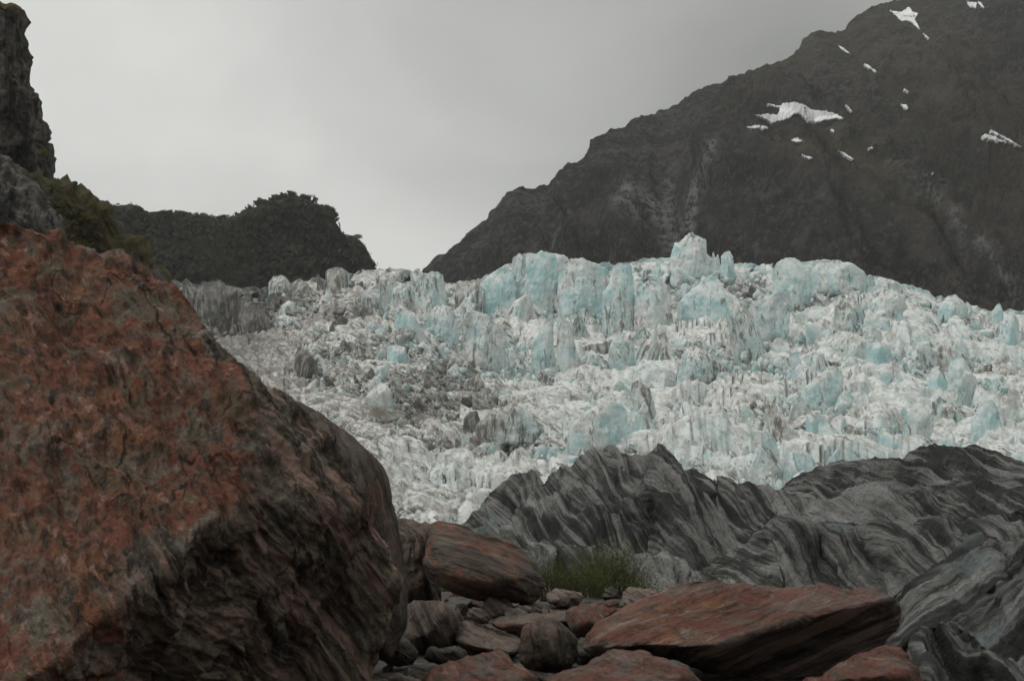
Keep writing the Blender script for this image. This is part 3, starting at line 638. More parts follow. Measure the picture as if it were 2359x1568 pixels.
L = [
 (R4([(1505, 290), (1508, 215), (1530, 125), (1560, 132), (1590, 105), (1630, 85), (1660, 95), (1690, 115), (1710, 120), (1720, 200), (1752, 218), (1760, 300), (1650, 330), (1530, 330)]), 'jagged crown of pale ice rising highest on the glacier skyline', .5, 1.2, -.1, .5),
 (R4([(310, 640), (310, 590), (340, 520), (400, 520), (450, 540), (500, 580), (550, 640), (550, 720), (580, 800), (600, 905), (520, 890), (430, 830), (330, 800)]), 'broad leaning slab with fine slanting grey stripes and two short cracks, left of centre', .3, 0, .15, .25),
 (R4([(850, 820), (855, 620), (850, 520), (880, 540), (925, 590), (945, 650), (960, 720), (1000, 800), (990, 860), (950, 930), (900, 905), (870, 870)]), 'narrow dark streaked fin, right half of the split serac in the centre', .4, 0, .2, .3),
 (R4([(700, 850), (720, 700), (780, 580), (825, 530), (835, 560), (830, 650), (840, 760), (860, 860), (800, 905), (720, 890)]), 'pale left half of the split serac in the centre, pointed at its top', .4, 0, .05, .35),
 (R4([(1540, 600), (1550, 480), (1600, 420), (1650, 380), (1700, 335), (1740, 315), (1790, 330), (1820, 390), (1870, 430), (1930, 480), (1920, 540), (1850, 590), (1700, 610), (1600, 610)]), 'smooth blue white dome wall below and right of the crown serac', .35, 0, -.15, .95),
 (R4([(1100, 700), (1112, 600), (1118, 420), (1150, 370), (1180, 260), (1210, 245), (1280, 255), (1300, 400), (1310, 650), (1180, 720)]), 'tall blue ice pillar wall, left of the striped column group under the skyline', .45, .6, 0, .7),
 (R4([(1300, 640), (1300, 450), (1335, 370), (1380, 345), (1480, 360), (1510, 400), (1522, 640), (1440, 670)]), 'tall brown streaked column beside the dark vertical cleft, under the crown serac', .45, .5, .15, .35),
 (R4([(860, 560), (858, 330), (890, 250), (930, 222), (1000, 218), (1050, 245), (1100, 262), (1145, 275), (1140, 400), (1110, 520), (1000, 600), (920, 590)]), 'wide curtain of fluted blue ice below the dip of the skyline', .35, .4, .05, .7),
 (R4([(690, 510), (680, 300), (675, 190), (720, 190), (760, 178), (800, 180), (850, 195), (858, 320), (840, 480), (790, 550), (740, 560)]), 'blue pocked wall below the left hump of the skyline', .3, .4, -.05, .95),
 (R4([(430, 500), (430, 340), (480, 300), (540, 265), (590, 280), (620, 380), (640, 500), (600, 550), (500, 550)]), 'blue sloping face left of the brown cleft in the upper wall', .35, 0, -.1, .95),
 (R4([(590, 300), (600, 215), (640, 190), (680, 185), (690, 300), (680, 420), (655, 480), (625, 380)]), 'narrow brown streaked rib in the upper wall between two blue faces', .5, .6, .35, .1),
 (R4([(265, 520), (270, 370), (300, 350), (370, 350), (420, 380), (430, 460), (420, 540), (330, 560)]), 'block with thick brown vertical stripes at the left end of the blue wall', .4, .5, .4, .2),
 (R4([(40, 560), (55, 430), (100, 330), (130, 295), (195, 310), (212, 430), (225, 540), (130, 600)]), 'pointed grey blue tower at the left of the dip in the skyline', .4, .6, .05, .55),
 (R4([(105, 560), (110, 530), (160, 485), (200, 478), (250, 500), (280, 560), (290, 620), (290, 680), (240, 715), (170, 700), (110, 640)]), 'tilted block with dark diagonal cracks, left of the broad striped slab', .55, 0, .05, .35),
 (R4([(1140, 830), (1160, 720), (1185, 650), (1215, 625), (1240, 700), (1275, 655), (1300, 730), (1310, 800), (1290, 870), (1180, 900)]), 'twin pointed fins standing in the centre of the ice rubble', .45, .8, .2, .4),
 (R4([(1300, 850), (1310, 760), (1345, 690), (1385, 690), (1412, 618), (1430, 670), (1460, 700), (1430, 790), (1400, 860), (1340, 890)]), 'ragged spire with a thin tip, right of the twin fins', .45, .8, .15, .4),
 (R4([(1540, 950), (1555, 850), (1590, 750), (1640, 715), (1700, 745), (1760, 790), (1840, 860), (1790, 890), (1700, 900), (1640, 910), (1580, 970)]), 'hunched fin with dark curved stripes on its left side and blue on its right', .5, .3, .3, .6),
 (R4([(1590, 900), (1610, 840), (1660, 815), (1710, 820), (1730, 870), (1720, 920), (1640, 930)]), 'small rounded block in front of the hunched striped fin', .6, 0, .25, .5),
 (R4([(1275, 1010), (1285, 930), (1330, 920), (1375, 925), (1400, 1000), (1430, 1090), (1425, 1140), (1380, 1175), (1310, 1100)]), 'dark leaning slab with a square top, below the centre of the rubble', .4, .3, .4, .4),
 (R4([(910, 1330), (915, 1230), (960, 1150), (1040, 1080), (1120, 1040), (1180, 1030), (1250, 1080), (1262, 1180), (1210, 1250), (1100, 1290), (1000, 1330), (940, 1380)]), 'large rounded fin of pale ice directly behind the dark foreground ridge', .4, 0, -.05, .65),
 (R4([(375, 1230), (400, 1170), (450, 1120), (520, 1080), (590, 1050), (650, 1075), (720, 1130), (780, 1195), (710, 1250), (560, 1260), (470, 1340), (410, 1300)]), 'wide peaked slab with brown slanting stripes, left of the rounded pale fin', .45, .3, .15, .4),
 (R4([(1225, 1220), (1245, 1130), (1290, 1085), (1335, 1110), (1355, 1190), (1350, 1260), (1290, 1300), (1240, 1280)]), 'upright blade beside the large rounded fin, blue along its foot', .4, 0, 0, .75),
 (R4([(308, 1200), (320, 1130), (350, 1095), (395, 1090), (412, 1150), (390, 1230), (340, 1265)]), 'dark grey oval slab leaning in the dirty rubble', .45, 0, .5, .1),
 (R4([(1680, 1260), (1690, 1180), (1740, 1110), (1790, 1088), (1860, 1110), (1890, 1180), (1860, 1270), (1740, 1310)]), 'broad pale block with a rounded top, right of the rubble hollow', .5, 0, 0, .45),
 (R4([(1400, 340), (1420, 250), (1435, 232), (1450, 260), (1462, 340), (1440, 370)]), 'thin pale horn of ice against the upper wall, left of the crown serac', .6, 0, -.1, .4),
 (R4([(1795, 300), (1800, 200), (1840, 168), (1865, 200), (1885, 300), (1850, 360), (1810, 350)]), 'pointed blue white tooth on the skyline right of the crown serac', .5, .5, -.1, .8),
 (R4([(1740, 290), (1748, 190), (1757, 168), (1766, 215), (1782, 185), (1795, 250), (1790, 310)]), 'pair of needle thin spikes on the skyline between crown and tooth', .5, 0, 0, .4),
 (R4([(1140, 330), (1145, 260), (1153, 230), (1172, 262), (1180, 330)]), 'tiny sharp spike standing up in the dip of the skyline', .5, 0, .2, .3),
 (R5([(412, 560), (412, 470), (430, 400), (480, 380), (530, 365), (600, 330), (650, 318), (672, 345), (668, 480), (655, 620), (590, 580), (520, 620), (462, 690), (430, 620)]), 'tall standing slab with a dark dotted upper edge, right of the dome wall', .22, .4, 0, .45),
 (R5([(935, 500), (945, 430), (980, 390), (1040, 365), (1085, 390), (1120, 440), (1152, 500), (1110, 570), (1000, 570)]), 'block with dark curved vertical stripes under the right hand skyline', .5, .4, .3, .3),
 (R5([(560, 340), (565, 200), (590, 150), (640, 122), (690, 125), (750, 150), (790, 200), (800, 330), (780, 470), (700, 490), (640, 470)]), 'high rounded end of the right hand ice wall, falling in grey flutes', .4, .2, 0, .5),
 (R5([(800, 310), (790, 180), (830, 135), (900, 135), (980, 140), (1060, 160), (1130, 210), (1150, 290), (1050, 330), (900, 310)]), 'long smooth topped wall along the right hand skyline, brown drips below its edge', .4, .2, 0, .4),
 (R5([(1150, 330), (1150, 225), (1220, 240), (1330, 270), (1380, 300), (1370, 390), (1250, 370)]), 'streaked wall stepping down the right hand skyline', .45, .2, .15, .3),
 (R5([(1130, 470), (1170, 390), (1240, 330), (1300, 305), (1360, 350), (1390, 420), (1310, 490), (1200, 500)]), 'wide grey shoulder of ice with an arched brown top edge', .5, .2, .1, .3),
 (R5([(1540, 530), (1555, 470), (1590, 420), (1640, 355), (1675, 343), (1715, 370), (1765, 430), (1740, 500), (1650, 540)]), 'cone shaped hump with blue flanks near the right hand skyline', .6, 0, -.05, .8),
 (R5([(1630, 960), (1640, 800), (1665, 740), (1698, 708), (1735, 735), (1775, 810), (1812, 920), (1740, 990)]), 'grey cone with a rounded tip standing alone at right', .5, 0, .1, .2),
 (R5([(1505, 980), (1525, 830), (1560, 780), (1600, 800), (1640, 900), (1600, 990), (1550, 1000)]), 'blue shaded blade joined to the left foot of the grey cone', .45, .3, -.05, .8),
 (R5([(685, 900), (695, 810), (725, 765), (790, 780), (835, 830), (835, 890), (770, 930)]), 'small pale blue block with a slanting top in the right hand rubble', .5, 0, -.1, .8),
 (R5([(765, 800), (780, 720), (820, 698), (870, 710), (900, 780), (880, 840), (800, 850)]), 'round topped block behind the small pale blue block', .5, .2, 0, .5),
 (R5([(725, 1040), (745, 920), (830, 860), (900, 800), (950, 780), (1000, 850), (995, 930), (930, 1050), (820, 1070)]), 'large tilted block with a dark seam down its middle, in the right hand rubble', .5, .2, .05, .55),
 (R5([(840, 1320), (845, 1150), (870, 1100), (910, 1130), (960, 1190), (1010, 1250), (1042, 1310), (960, 1350)]), 'smooth triangular blue grey face just above the dark foreground ice', .35, 0, 0, .7),
 (R5([(770, 1220), (765, 1100), (800, 1062), (850, 1080), (850, 1200), (830, 1250)]), 'narrow grey column behind the smooth triangular face', .5, .4, .1, .4),
 (R5([(1130, 720), (1140, 650), (1210, 635), (1285, 655), (1295, 730), (1260, 790), (1215, 840), (1160, 780)]), 'bright turquoise wedge narrowing downward in the middle of the right rubble', .4, 0, -.15, 1.),
 (R5([(1015, 720), (1020, 630), (1070, 612), (1120, 640), (1140, 700), (1110, 750), (1040, 760)]), 'pale rounded block touching the left of the turquoise wedge', .5, 0, 0, .3),
 (R5([(1775, 1270), (1785, 1150), (1820, 1040), (1860, 1000), (1905, 990), (1945, 1040), (1970, 1150), (1950, 1260), (1870, 1290)]), 'tall rounded pillar with blue foot above the right end of the dark ice', .5, .2, .05, .6),
 (R5([(1355, 1200), (1370, 1100), (1410, 1050), (1470, 1028), (1530, 1080), (1545, 1180), (1500, 1270), (1410, 1280)]), 'squat block with a deep blue crack down its left edge', .5, .2, .05, .5),
 (R5([(1538, 1160), (1545, 1010), (1590, 975), (1680, 1040), (1785, 1115), (1780, 1200), (1650, 1200)]), 'slanting roof shaped slab left of the tall rounded pillar', .4, .2, .2, .4),
 (R5([(600, 1310), (650, 1260), (720, 1225), (770, 1203), (812, 1240), (800, 1320), (700, 1350)]), 'white slab tipped toward the left, above the dark foreground ice', .5, 0, -.1, .2),
 (R5([(1905, 560), (1910, 450), (1935, 415), (1955, 398), (1975, 440), (1990, 540)]), 'sharp white spike on the skyline at far right', .5, .2, -.1, .5),
 (R5([(1945, 660), (1960, 540), (2000, 470), (2040, 440), (2070, 500), (2090, 640), (2010, 700)]), 'blue sided tower right below the sharp spike at far right', .5, .3, 0, .7),
 (R5([(160, 1190), (180, 1110), (230, 1065), (300, 1080), (360, 1090), (410, 1140), (425, 1180), (350, 1250), (200, 1260)]), 'dome shaped block with brown arching bands low in the rubble', .5, .2, .2, .4),
 (R5([(1000, 1230), (1003, 1160), (1030, 1140), (1080, 1165), (1120, 1210), (1080, 1260)]), 'small dark grey chunk between the triangular face and the squat block', .5, 0, .55, .1),
 (R3([(590, 690), (590, 560), (620, 470), (700, 470), (760, 560), (800, 640), (790, 700), (690, 720)]), 'grey ribbed curtain of ice at the left side of the icefall', .35, .3, .25, .3),
 (R3([(760, 430), (760, 360), (790, 318), (850, 312), (885, 350), (902, 400), (870, 450)]), 'blue block with a rounded top on the left skyline', .5, .2, -.2, 1.),
 (R3([(1245, 540), (1260, 460), (1320, 400), (1385, 375), (1425, 430), (1465, 530), (1400, 580), (1300, 570)]), 'blue grey block with dotted slanting stripes in the upper left wall', .35, .3, 0, .85),
 (R3([(1450, 470), (1480, 385), (1560, 352), (1605, 420), (1592, 510), (1500, 540)]), 'block with a pale rounded top next to the dotted blue grey block', .4, .2, .05, .6),
 (R3([(1322, 1010), (1360, 960), (1400, 930), (1440, 935), (1478, 1000), (1472, 1070), (1410, 1095), (1350, 1060)]), 'white boulder of ice with a faceted face resting on grey rubble', .7, 0, -.5, .3),
 (R3([(930, 1040), (970, 960), (1030, 905), (1075, 930), (1045, 1010), (990, 1080)]), 'smooth pale slab leaning just beyond the edge of the red boulder', .5, 0, -.3, .3),
 (R3([(908, 850), (915, 760), (945, 725), (1000, 770), (1045, 820), (1040, 890), (980, 940)]), 'dark grey pointed wedge at the foot of the ribbed curtain', .5, .3, .35, .2),
 (R3([(800, 550), (850, 535), (930, 560), (965, 580), (955, 605), (890, 600), (820, 580)]), 'fallen pale log of ice lying across the left part of the icefall', .6, 0, -.4, .5),
 (R3([(812, 520), (830, 490), (880, 455), (920, 470), (910, 510), (860, 540)]), 'small pale block tilted above the fallen log of ice', .7, 0, -.4, .5),
 (R3([(1360, 880), (1385, 835), (1465, 818), (1450, 880), (1400, 925), (1370, 915)]), 'grey blue cube of ice on the debris slope above the white boulder', .6, 0, -.3, .6),
 (R3([(1440, 790), (1450, 720), (1500, 708), (1550, 730), (1560, 790), (1500, 820)]), 'blocky blue chunk behind the debris slope', .6, 0, -.2, .7),
 (R3([(330, 540), (340, 440), (380, 375), (470, 370), (580, 400), (610, 500), (560, 640), (480, 660), (400, 600)]), 'blackish striped curtain of ice at the far left edge of the glacier', .35, 1.6, .9, .0),
 (R3([(270, 470), (265, 350), (290, 335), (330, 380), (380, 420), (400, 500), (330, 540)]), 'black leaning blades of dirty ice at the left end of the skyline', .5, .8, .8, .0),
 (R3([(1085, 380), (1090, 290), (1140, 268), (1200, 275), (1230, 330), (1210, 420), (1130, 430)]), 'grey streaked hump on the skyline in front of the end of the forest hill', .5, .3, .15, .2),
 (R3([(1380, 380), (1378, 290), (1430, 282), (1490, 320), (1505, 380), (1440, 410)]), 'pale polished face under the left hump of the skyline', .4, 0, -.1, .4),
 (R3([(1640, 460), (1640, 360), (1685, 300), (1720, 292), (1765, 310), (1780, 400), (1760, 480)]), 'tower with one long dark streak, left of the blue pointed tower', .4, .3, .1, .6),
]
for (poly, lab, th, jg, dr, ti) in L: serac(poly, lab, th, jg*1.4, dr, ti)

# ---- smaller seracs: parts of the glacier
protos = []
for k in range(14):
    r = random.Random(100+k); sx_ = r.uniform(.7, 1.2); kind = k % 3
    scl = ((sx_, .45, 1.25), (sx_, .8, .8), (.7, .55, 1.5))[kind]
    v, F = chunk(4, r.randint(7, 11), scl, .14, .09, .25 if kind != 1 else .05, 500+k); protos.append(mk_mesh('ice_block_shape', v, F, ICE, smooth=k % 2 == 0))
def blade(seed, nth=72, nf=16, nb=5):
    r0 = np.random.default_rng(seed); k = r0.integers(7, 11); ax = r0.uniform(-.5, .5); wd = r0.uniform(.6, 1.05); H = r0.uniform(.9, 1.5)
    pts = [(-wd, -.9), (wd, -.9), (wd*r0.uniform(.8, 1.1), -.1)]
    xs = np.sort(r0.uniform(-wd, wd, k))[::-1]
    for x in xs: pts.append((x+ax*.3, H*(1-abs(x-ax*wd)/(wd*1.5))**1.1*r0.uniform(.72, 1.08)))
    pts.append((-wd*r0.uniform(.8, 1.1), -.1)); pts = np.array(pts)*np.array([1, -1])
    c = np.array([ax*.1, .15]); th = np.linspace(0, 2*np.pi, nth, endpoint=False); R = radial(pts, c, th)
    S = np.concatenate([np.linspace(.02, .86, nf-6), np.sin(np.linspace(math.asin(.9), np.pi/2, 6)), np.sin(np.linspace(np.pi/2, 0, nb+1))[1:]]); S[-1] = .01; bm_ = np.arange(len(S)) >= nf
    X = c[0]+R[:, None]*S*np.cos(th)[:, None]; Z = -(c[1]+R[:, None]*S*np.sin(th)[:, None])
    T = r0.uniform(.22, .5); pl = smin([r0.uniform(.6, 1)+sg_*r0.uniform(.1, .9)*X-r0.uniform(-.1, .6)*Z for sg_ in (1, -1, 1, -1)]+[1.1-.75*Z/H+0*X], .03)
    Y = np.where(bm_, T*.7*np.clip(1-S**3, 0, 1)**.5, -T*np.maximum(pl, .05)*np.clip(1-S**6, 0, 1)**.5)
    V = np.stack([X, Y, Z], -1); n = -gnorm(V, True); o = r0.uniform(0, 40, 3)
    V = V+n*(.05*fbm(V*3+o, 4, .6)+.05*(rid(np.stack([V[..., 0]*4, V[..., 1]*4, V[..., 2]*.6], -1)+o, 3)-.4))[..., None]
    V[..., 1] += .25*r0.uniform(-1, 1)*V[..., 2]
    return V.reshape(-1, 3), grid_faces(nth, len(S), True)[:, ::-1]
for k in range(22):
    v, F = blade(700+k); protos.append(mk_mesh('ice_block_shape', v, F, ICE))
n_ser = 0
for k in range(1600):
    if n_ser >= 290: break
    x = rng.uniform(420, 2370); t = rng.uniform(.0, 1)**.9
    left = k < 34
    if left: x = rng.uniform(440, 860); t = rng.uniform(.03, .28)
    y = sky_y(x)+(1215-sky_y(x))*t
    fn = math.exp(-((x-930)/210)**2-((y-900)/95)**2)
    if rng.uniform() < fn*1.1: continue
    if x < 700+ (y-700)*.55 and y > 800: continue
    if x < 900 and y > 1180: continue
    D = float(Dg(x, y)); s = (18+44*rng.uniform()**2.2)*(1.1-.15*t)/FV*D*(1 if t > .2 or (t > .1 and x > 1150) else .6 if left else .5)
    p = P(x, y, D); p[2] -= s*.15
    o = add('ice_block', protos[rng.integers(14 if left else 0, len(protos))], glacier, tuple(p)); n_ser += 1
    o.rotation_euler = (rng.normal()*.12, rng.normal()*.30-.08, rng.normal()*.55); o.scale = (s*rng.uniform(.7, 1.1), s, s*rng.uniform(.75, 1.25))
    o.color = (float(np.clip(dirt_at(x, y)*.85+rng.normal()*.20+(.25 if left else 0), 0, 1)), float(rng.uniform(.0, .95)), float(np.clip(.5+rng.normal()*.25, 0, .99)), 1)
# ---- rubble: thousands of small blocks as one stuff mesh
def shard(npt, scl, seed):
    import bmesh
    r0 = np.random.default_rng(seed); p = r0.normal(size=(npt, 3)); p /= np.linalg.norm(p, axis=1)[:, None]; p *= r0.uniform(.75, 1.1, (npt, 1))*np.array(scl)
    p[:, 0] += p[:, 2]*r0.normal()*.3; p[:, 1] += p[:, 2]*abs(r0.normal())*.25
    bm = bmesh.new(); [bm.verts.new(v) for v in p]; bmesh.ops.convex_hull(bm, input=bm.verts)
    lone = [v for v in bm.verts if not v.link_faces]; bmesh.ops.delete(bm, geom=lone, context='VERTS'); bmesh.ops.triangulate(bm, faces=bm.faces); bm.verts.index_update()
    V = np.array([v.co[:] for v in bm.verts]); F = np.array([[v.index for v in f.verts] for f in bm.faces]); bm.free(); return V, F
bl_lo = []
for k in range(14):
    v, F = blade(800+k, 18, 9, 1); bl_lo.append((v*.9, np.concatenate([F[:, [0, 1, 2]], F[:, [0, 2, 3]]])))
cps = [shard(rng.integers(8, 13), (1, .8, .7), 900+k) for k in range(16)]+[shard(rng.integers(10, 15), (.95, .40, 1.35), 950+k) for k in range(10)]+[shard(9, (1.2, .6, .35), 980+k) for k in range(8)]
def scatter_chunks(n, fx, size, name, label, blades=0, sink=.1):
    Vs, Fs, Ds, Ts = [], [], [], []; o = 0
    for k in range(n):
        x, y = fx()
        D = float(Dg(x, y)); s = size()/FV*D; v, F = cps[rng.integers(len(cps))]; bl = k < blades
        if bl: v, F = bl_lo[rng.integers(14)]; s = (9+19*rng.uniform()**1.5)/FV*D
        q_ = .22 if bl else .5; R = Matrix.Rotation(rng.normal()*.6 if bl else rng.uniform(0, 6.28), 3, 'Z') @ Matrix.Rotation(rng.normal()*q_, 3, 'X') @ Matrix.Rotation(rng.normal()*q_*1.2, 3, 'Y')
        vv_ = (v*np.array([1, 1, rng.uniform(.7, 1.5)])*s)@np.array(R).T+P(x, y, D)+np.array([0, -rng.uniform(0, 2), s*sink])
        Vs.append(vv_); Fs.append(F+o); o += len(v); Ds.append(np.full(len(v), float(np.clip(dirt_at(x, y)*.8-.05+rng.normal()*.2, 0, 1)))); Ts.append(np.full(len(v), rng.uniform(0, .9)))
    return add(name, mk_mesh(name, np.concatenate(Vs), np.concatenate(Fs), ICE, {'dirt': np.concatenate(Ds), 'tint': np.concatenate(Ts)}, smooth=False), kind='stuff', label=label)
def f_all():
    while True:
        x = rng.uniform(400, 2375); y = sky_y(x)+6+(1225-sky_y(x))*rng.uniform(0.02, 1)
        if not (x < 640+(y-760)*.6 and y > 800): return x, y
def f_fan():
    while True:
        x, y = rng.normal(940, 190), rng.normal(915, 90)
        if 690 < x < 1400 and y > sky_y(x)+40 and x > 640+(y-760)*.6: return x, y
scatter_chunks(9000, f_all, lambda: 3.0+17*rng.uniform()**2.7, 'ice_rubble', 'broken white and grey ice rubble filling the icefall', blades=1150)
scatter_chunks(5200, f_fan, lambda: 1.8+7*rng.uniform()**3.2, 'debris_slope', 'dirty slope of fine ice rubble and rock dust left of centre', blades=40)

# ================================================================ DARK BANDED ICE RIDGES
def ridge(crest, D, run, base, lay, label, seed=0, nu=300, nv=150, amp=.50, lampl=.50, lf=.9, la=.02, warp=.9, wf=.035, back=None, pw=1.15, skew=0., group='banded ice ridges in front of the icefall'):
    nu, nv = int(nu*.62), int(nv*.66); cx, cy = resample(crest, nu); C = P(cx, cy, D+6*fbm(np.stack([cx*.006, cx*0+seed, cx*0], -1), 2))
    v = np.linspace(0, 1, nv)[None]; back = back or run*.7
    zb = base
    Yf = C[:, 1:2]-run*v; Zf = zb+(C[:, 2:3]-zb)*(1-v**pw); Xf = C[:, 0:1]*(Yf/C[:, 1:2])**.6+skew*v
    bw = np.linspace(1, 0, 16)[None][:, :-1]
    Yb = C[:, 1:2]+back*bw; Zb = zb+(C[:, 2:3]-zb)*(1-bw**1.3); Xb = C[:, 0:1]+0*bw
    V = np.stack([np.concatenate([Xb, Xf], 1), np.concatenate([Yb, Yf], 1), np.concatenate([Zb, Zf], 1)], -1)
    n = gnorm(V); n *= np.sign(n[..., 2].mean()); ln = np.array(lay, float); ln /= np.linalg.norm(ln)
    lam = V@ln+warp*fbm(V*wf+seed, 3, .45)
    vfull = np.concatenate([0*bw, v], 1)
    fd = .25+.75*sstep(0, .10, vfull)
    q = V*la; q = np.stack([q[..., 0]+lam*lf, q[..., 1], q[..., 2]], -1)
    q2 = V*.05; q2 = np.stack([q2[..., 0]+lam*.16, q2[..., 1], q2[..., 2]], -1)
    d = amp*2.2*fbm(V*.09+seed*3, 3)*fd+amp*6.2*(rid(q2+seed, 3, .45)-.45)*fd-amp*3.*np.clip(rid(V*.06+seed*5, 2)-.45, 0, 1)*fd+lampl*(rid(q, 4, .55)-.4)*(.5+.5*fd)+.16*fbm(V*1.1, 3)
    V = V+n*d[..., None]
    b = np.array([V[..., 0].mean(), V[..., 1].mean(), V[..., 2].min()])
    return add('ice_ridge', mk_mesh('ice_ridge', V-b, grid_faces(nu, V.shape[1])[:, ::-1], DIRTY, {'layer': lam}), None, tuple(b), label=label, cat='ice ridge', group=group)
ridge([(1560, 1330), (1660, 1230), (1740, 1170), (1790, 1135), (1822, 1113), (1850, 1090), (1890, 1076), (1920, 1065), (1960, 1064), (2010, 1062), (2060, 1056), (2085, 1040), (2110, 1024), (2150, 1020), (2200, 1020), (2250, 1030), (2290, 1040), (2330, 1058), (2370, 1072), (2450, 1110), (2600, 1190)], 165, 62, -9.5, (.62, .15, .8), 'broad dark ice dome with flowing grey bands, highest at right', 1, nu=420, nv=170, warp=1.3)
ridge([(1480, 1180), (1540, 1120), (1580, 1085), (1602, 1082), (1625, 1104), (1655, 1112), (1690, 1120), (1715, 1116), (1740, 1122), (1775, 1120), (1800, 1128), (1830, 1140), (1900, 1180), (1980, 1250)], 152, 38, -9.5, (1, .1, .45), 'low line of dark toothed ice between the peak and the right dome', 2, nu=260, nv=120)
ridge([(980, 1330), (1040, 1235), (1085, 1190), (1130, 1148), (1172, 1108), (1192, 1092), (1215, 1092), (1245, 1096), (1262, 1112), (1285, 1150), (1340, 1230), (1400, 1300)], 138, 40, -9.5, (1, .1, .5), 'leftmost dark ice hump with bands curving over it', 3, nu=240, nv=130)
ridge([(1130, 1300), (1180, 1190), (1225, 1125), (1270, 1090), (1300, 1075), (1345, 1058), (1388, 1034), (1402, 1028), (1425, 1042), (1450, 1044), (1485, 1040), (1512, 1018), (1530, 1022), (1548, 1040), (1575, 1090), (1620, 1180), (1660, 1260)], 128, 46, -9.5, (1, .1, .42), 'wide folded dark ice ridge left of the steep peak', 4, nu=360, nv=170, warp=1.3)
ridge([(1420, 1330), (1460, 1190), (1478, 1110), (1490, 1060), (1503, 1038), (1525, 1036), (1545, 1048), (1580, 1085), (1620, 1135), (1670, 1200), (1720, 1270), (1780, 1350)], 114, 30, -9.5, (1, .1, .42), 'steep dark ice peak with straight streaks running down its right side', 5, nu=300, nv=170, warp=.7, amp=.35, pw=.95)
ridge([(1560, 1400), (1620, 1320), (1680, 1262), (1720, 1240), (1765, 1208), (1810, 1192), (1850, 1196), (1875, 1215), (1905, 1198), (1960, 1205), (2000, 1228), (2040, 1262), (2120, 1330), (2200, 1420)], 98, 30, -9, (.9, .1, .55), 'dark ice ridge of slanting bands behind the long red slab', 6, nu=320, nv=150)
ridge([(1780, 1400), (1880, 1320), (1950, 1290), (2010, 1262), (2070, 1215), (2130, 1195), (2200, 1205), (2260, 1190), (2320, 1165), (2400, 1170), (2520, 1230)], 108, 30, -9, (.85, .1, .6), 'mid height swell of striped ice below the right dome', 7, nu=300, nv=130, warp=1.3)
ridge([(1960, 1480), (2030, 1400), (2080, 1350), (2130, 1315), (2180, 1282), (2230, 1235), (2260, 1225), (2300, 1262), (2340, 1250), (2400, 1220), (2520, 1260)], 78, 22, -8.5, (-.75, .3, .75), 'dark rough ice shoulder at the right edge, right of the slab end', 8, nu=300, nv=150, warp=1.3, amp=.3, lampl=.35)
ridge([(1340, 1460), (1400, 1390), (1450, 1330), (1495, 1290), (1530, 1275), (1560, 1300), (1590, 1330), (1620, 1340), (1680, 1400), (1740, 1480)], 84, 22, -8.5, (.9, .2, -.5), 'low crumpled ice ridge behind the green bushes', 9, nu=240, nv=120)
ridge([(1080, 1400), (1150, 1340), (1200, 1290), (1240, 1250), (1280, 1262), (1330, 1260), (1390, 1240), (1425, 1262), (1460, 1320), (1520, 1400)], 100, 22, -8.5, (1, .1, .2), 'shaded hollowed ice face between the rounded boulder and the peak', 10, nu=240, nv=120)
ridge([(1980, 1620), (2030, 1530), (2080, 1482), (2130, 1445), (2165, 1430), (2195, 1436), (2240, 1462), (2300, 1505), (2360, 1545), (2460, 1620)], 48, 12, -7.5, (.9, .2, .5), 'clean grey ice wedge in the bottom right corner', 11, nu=260, nv=130, amp=.16, lampl=.12)
ridge([(2080, 1560), (2150, 1470), (2220, 1400), (2290, 1345), (2340, 1330), (2400, 1340), (2500, 1380)], 62, 15, -8, (-.6, .3, .8), 'dark ice swell above the clean wedge at the lower right edge', 12, nu=220, nv=120, amp=.25, lampl=.25)

# ================================================================ FOREGROUND BOULDERS
def rest(ybot, extra=0.): return CAMZ*FV*CA/((ybot-1168))*1.0+extra
big_poly = [(-420, 430), (-200, 455), (0, 512), (35, 520), (75, 537), (112, 536), (160, 563), (230, 598), (300, 628), (362, 655), (412, 690), (440, 722), (485, 768), (520, 800), (570, 848), (622, 890), (655, 905), (684, 918), (702, 935), (742, 992), (770, 1040), (803, 1110), (842, 1180), (882, 1255),
            (912, 1325), (928, 1360), (924, 1392), (905, 1435), (885, 1475), (870, 1520), (850, 1620), (800, 1750), (-420, 1750)]
def q3(a, b): return lambda X, Y: a+b[0]*X+b[1]*Y
pl = [lambda X, Y: .15+.0020*(Y-600)-.0003*X, lambda X, Y: 1.02-.0038*(X-560)+.0022*(Y-1130), lambda X, Y: 1.10-.0034*(X-560)-.0016*(Y-1130), lambda X, Y: .55-.0016*(X-560)+.0012*(Y-800)]
def big_lich(X, Y):
    r = sstep(640, 470, X-.25*(Y-900))*1.0
    low = sstep(1150, 1260, Y+.35*(X-500))*sstep(180, 330, X)
    return np.clip(r-.70*low, 0, 1)+.08
big, _ = solid('boulder', big_poly, 11.2, 1.35, RED, planes=pl, nth=580, nf=205, nb=8, edge=14, amp=.055, freq=1.5, lay=(1.25, .1, 1.), lamp=.085, lf=5.5, la=1.3, warp=.10, wf=1.3, warpf=lambda X, Y: .25+.9*sstep(600, 380, X-.25*(Y-900)), lump=.055, lumpf=2.6, c=(300, 1100), lichf=big_lich, smooth_r=1, k=.02, back=1.2,
              label='huge boulder with rust red and orange lichen filling the left of the view', cat='boulder')
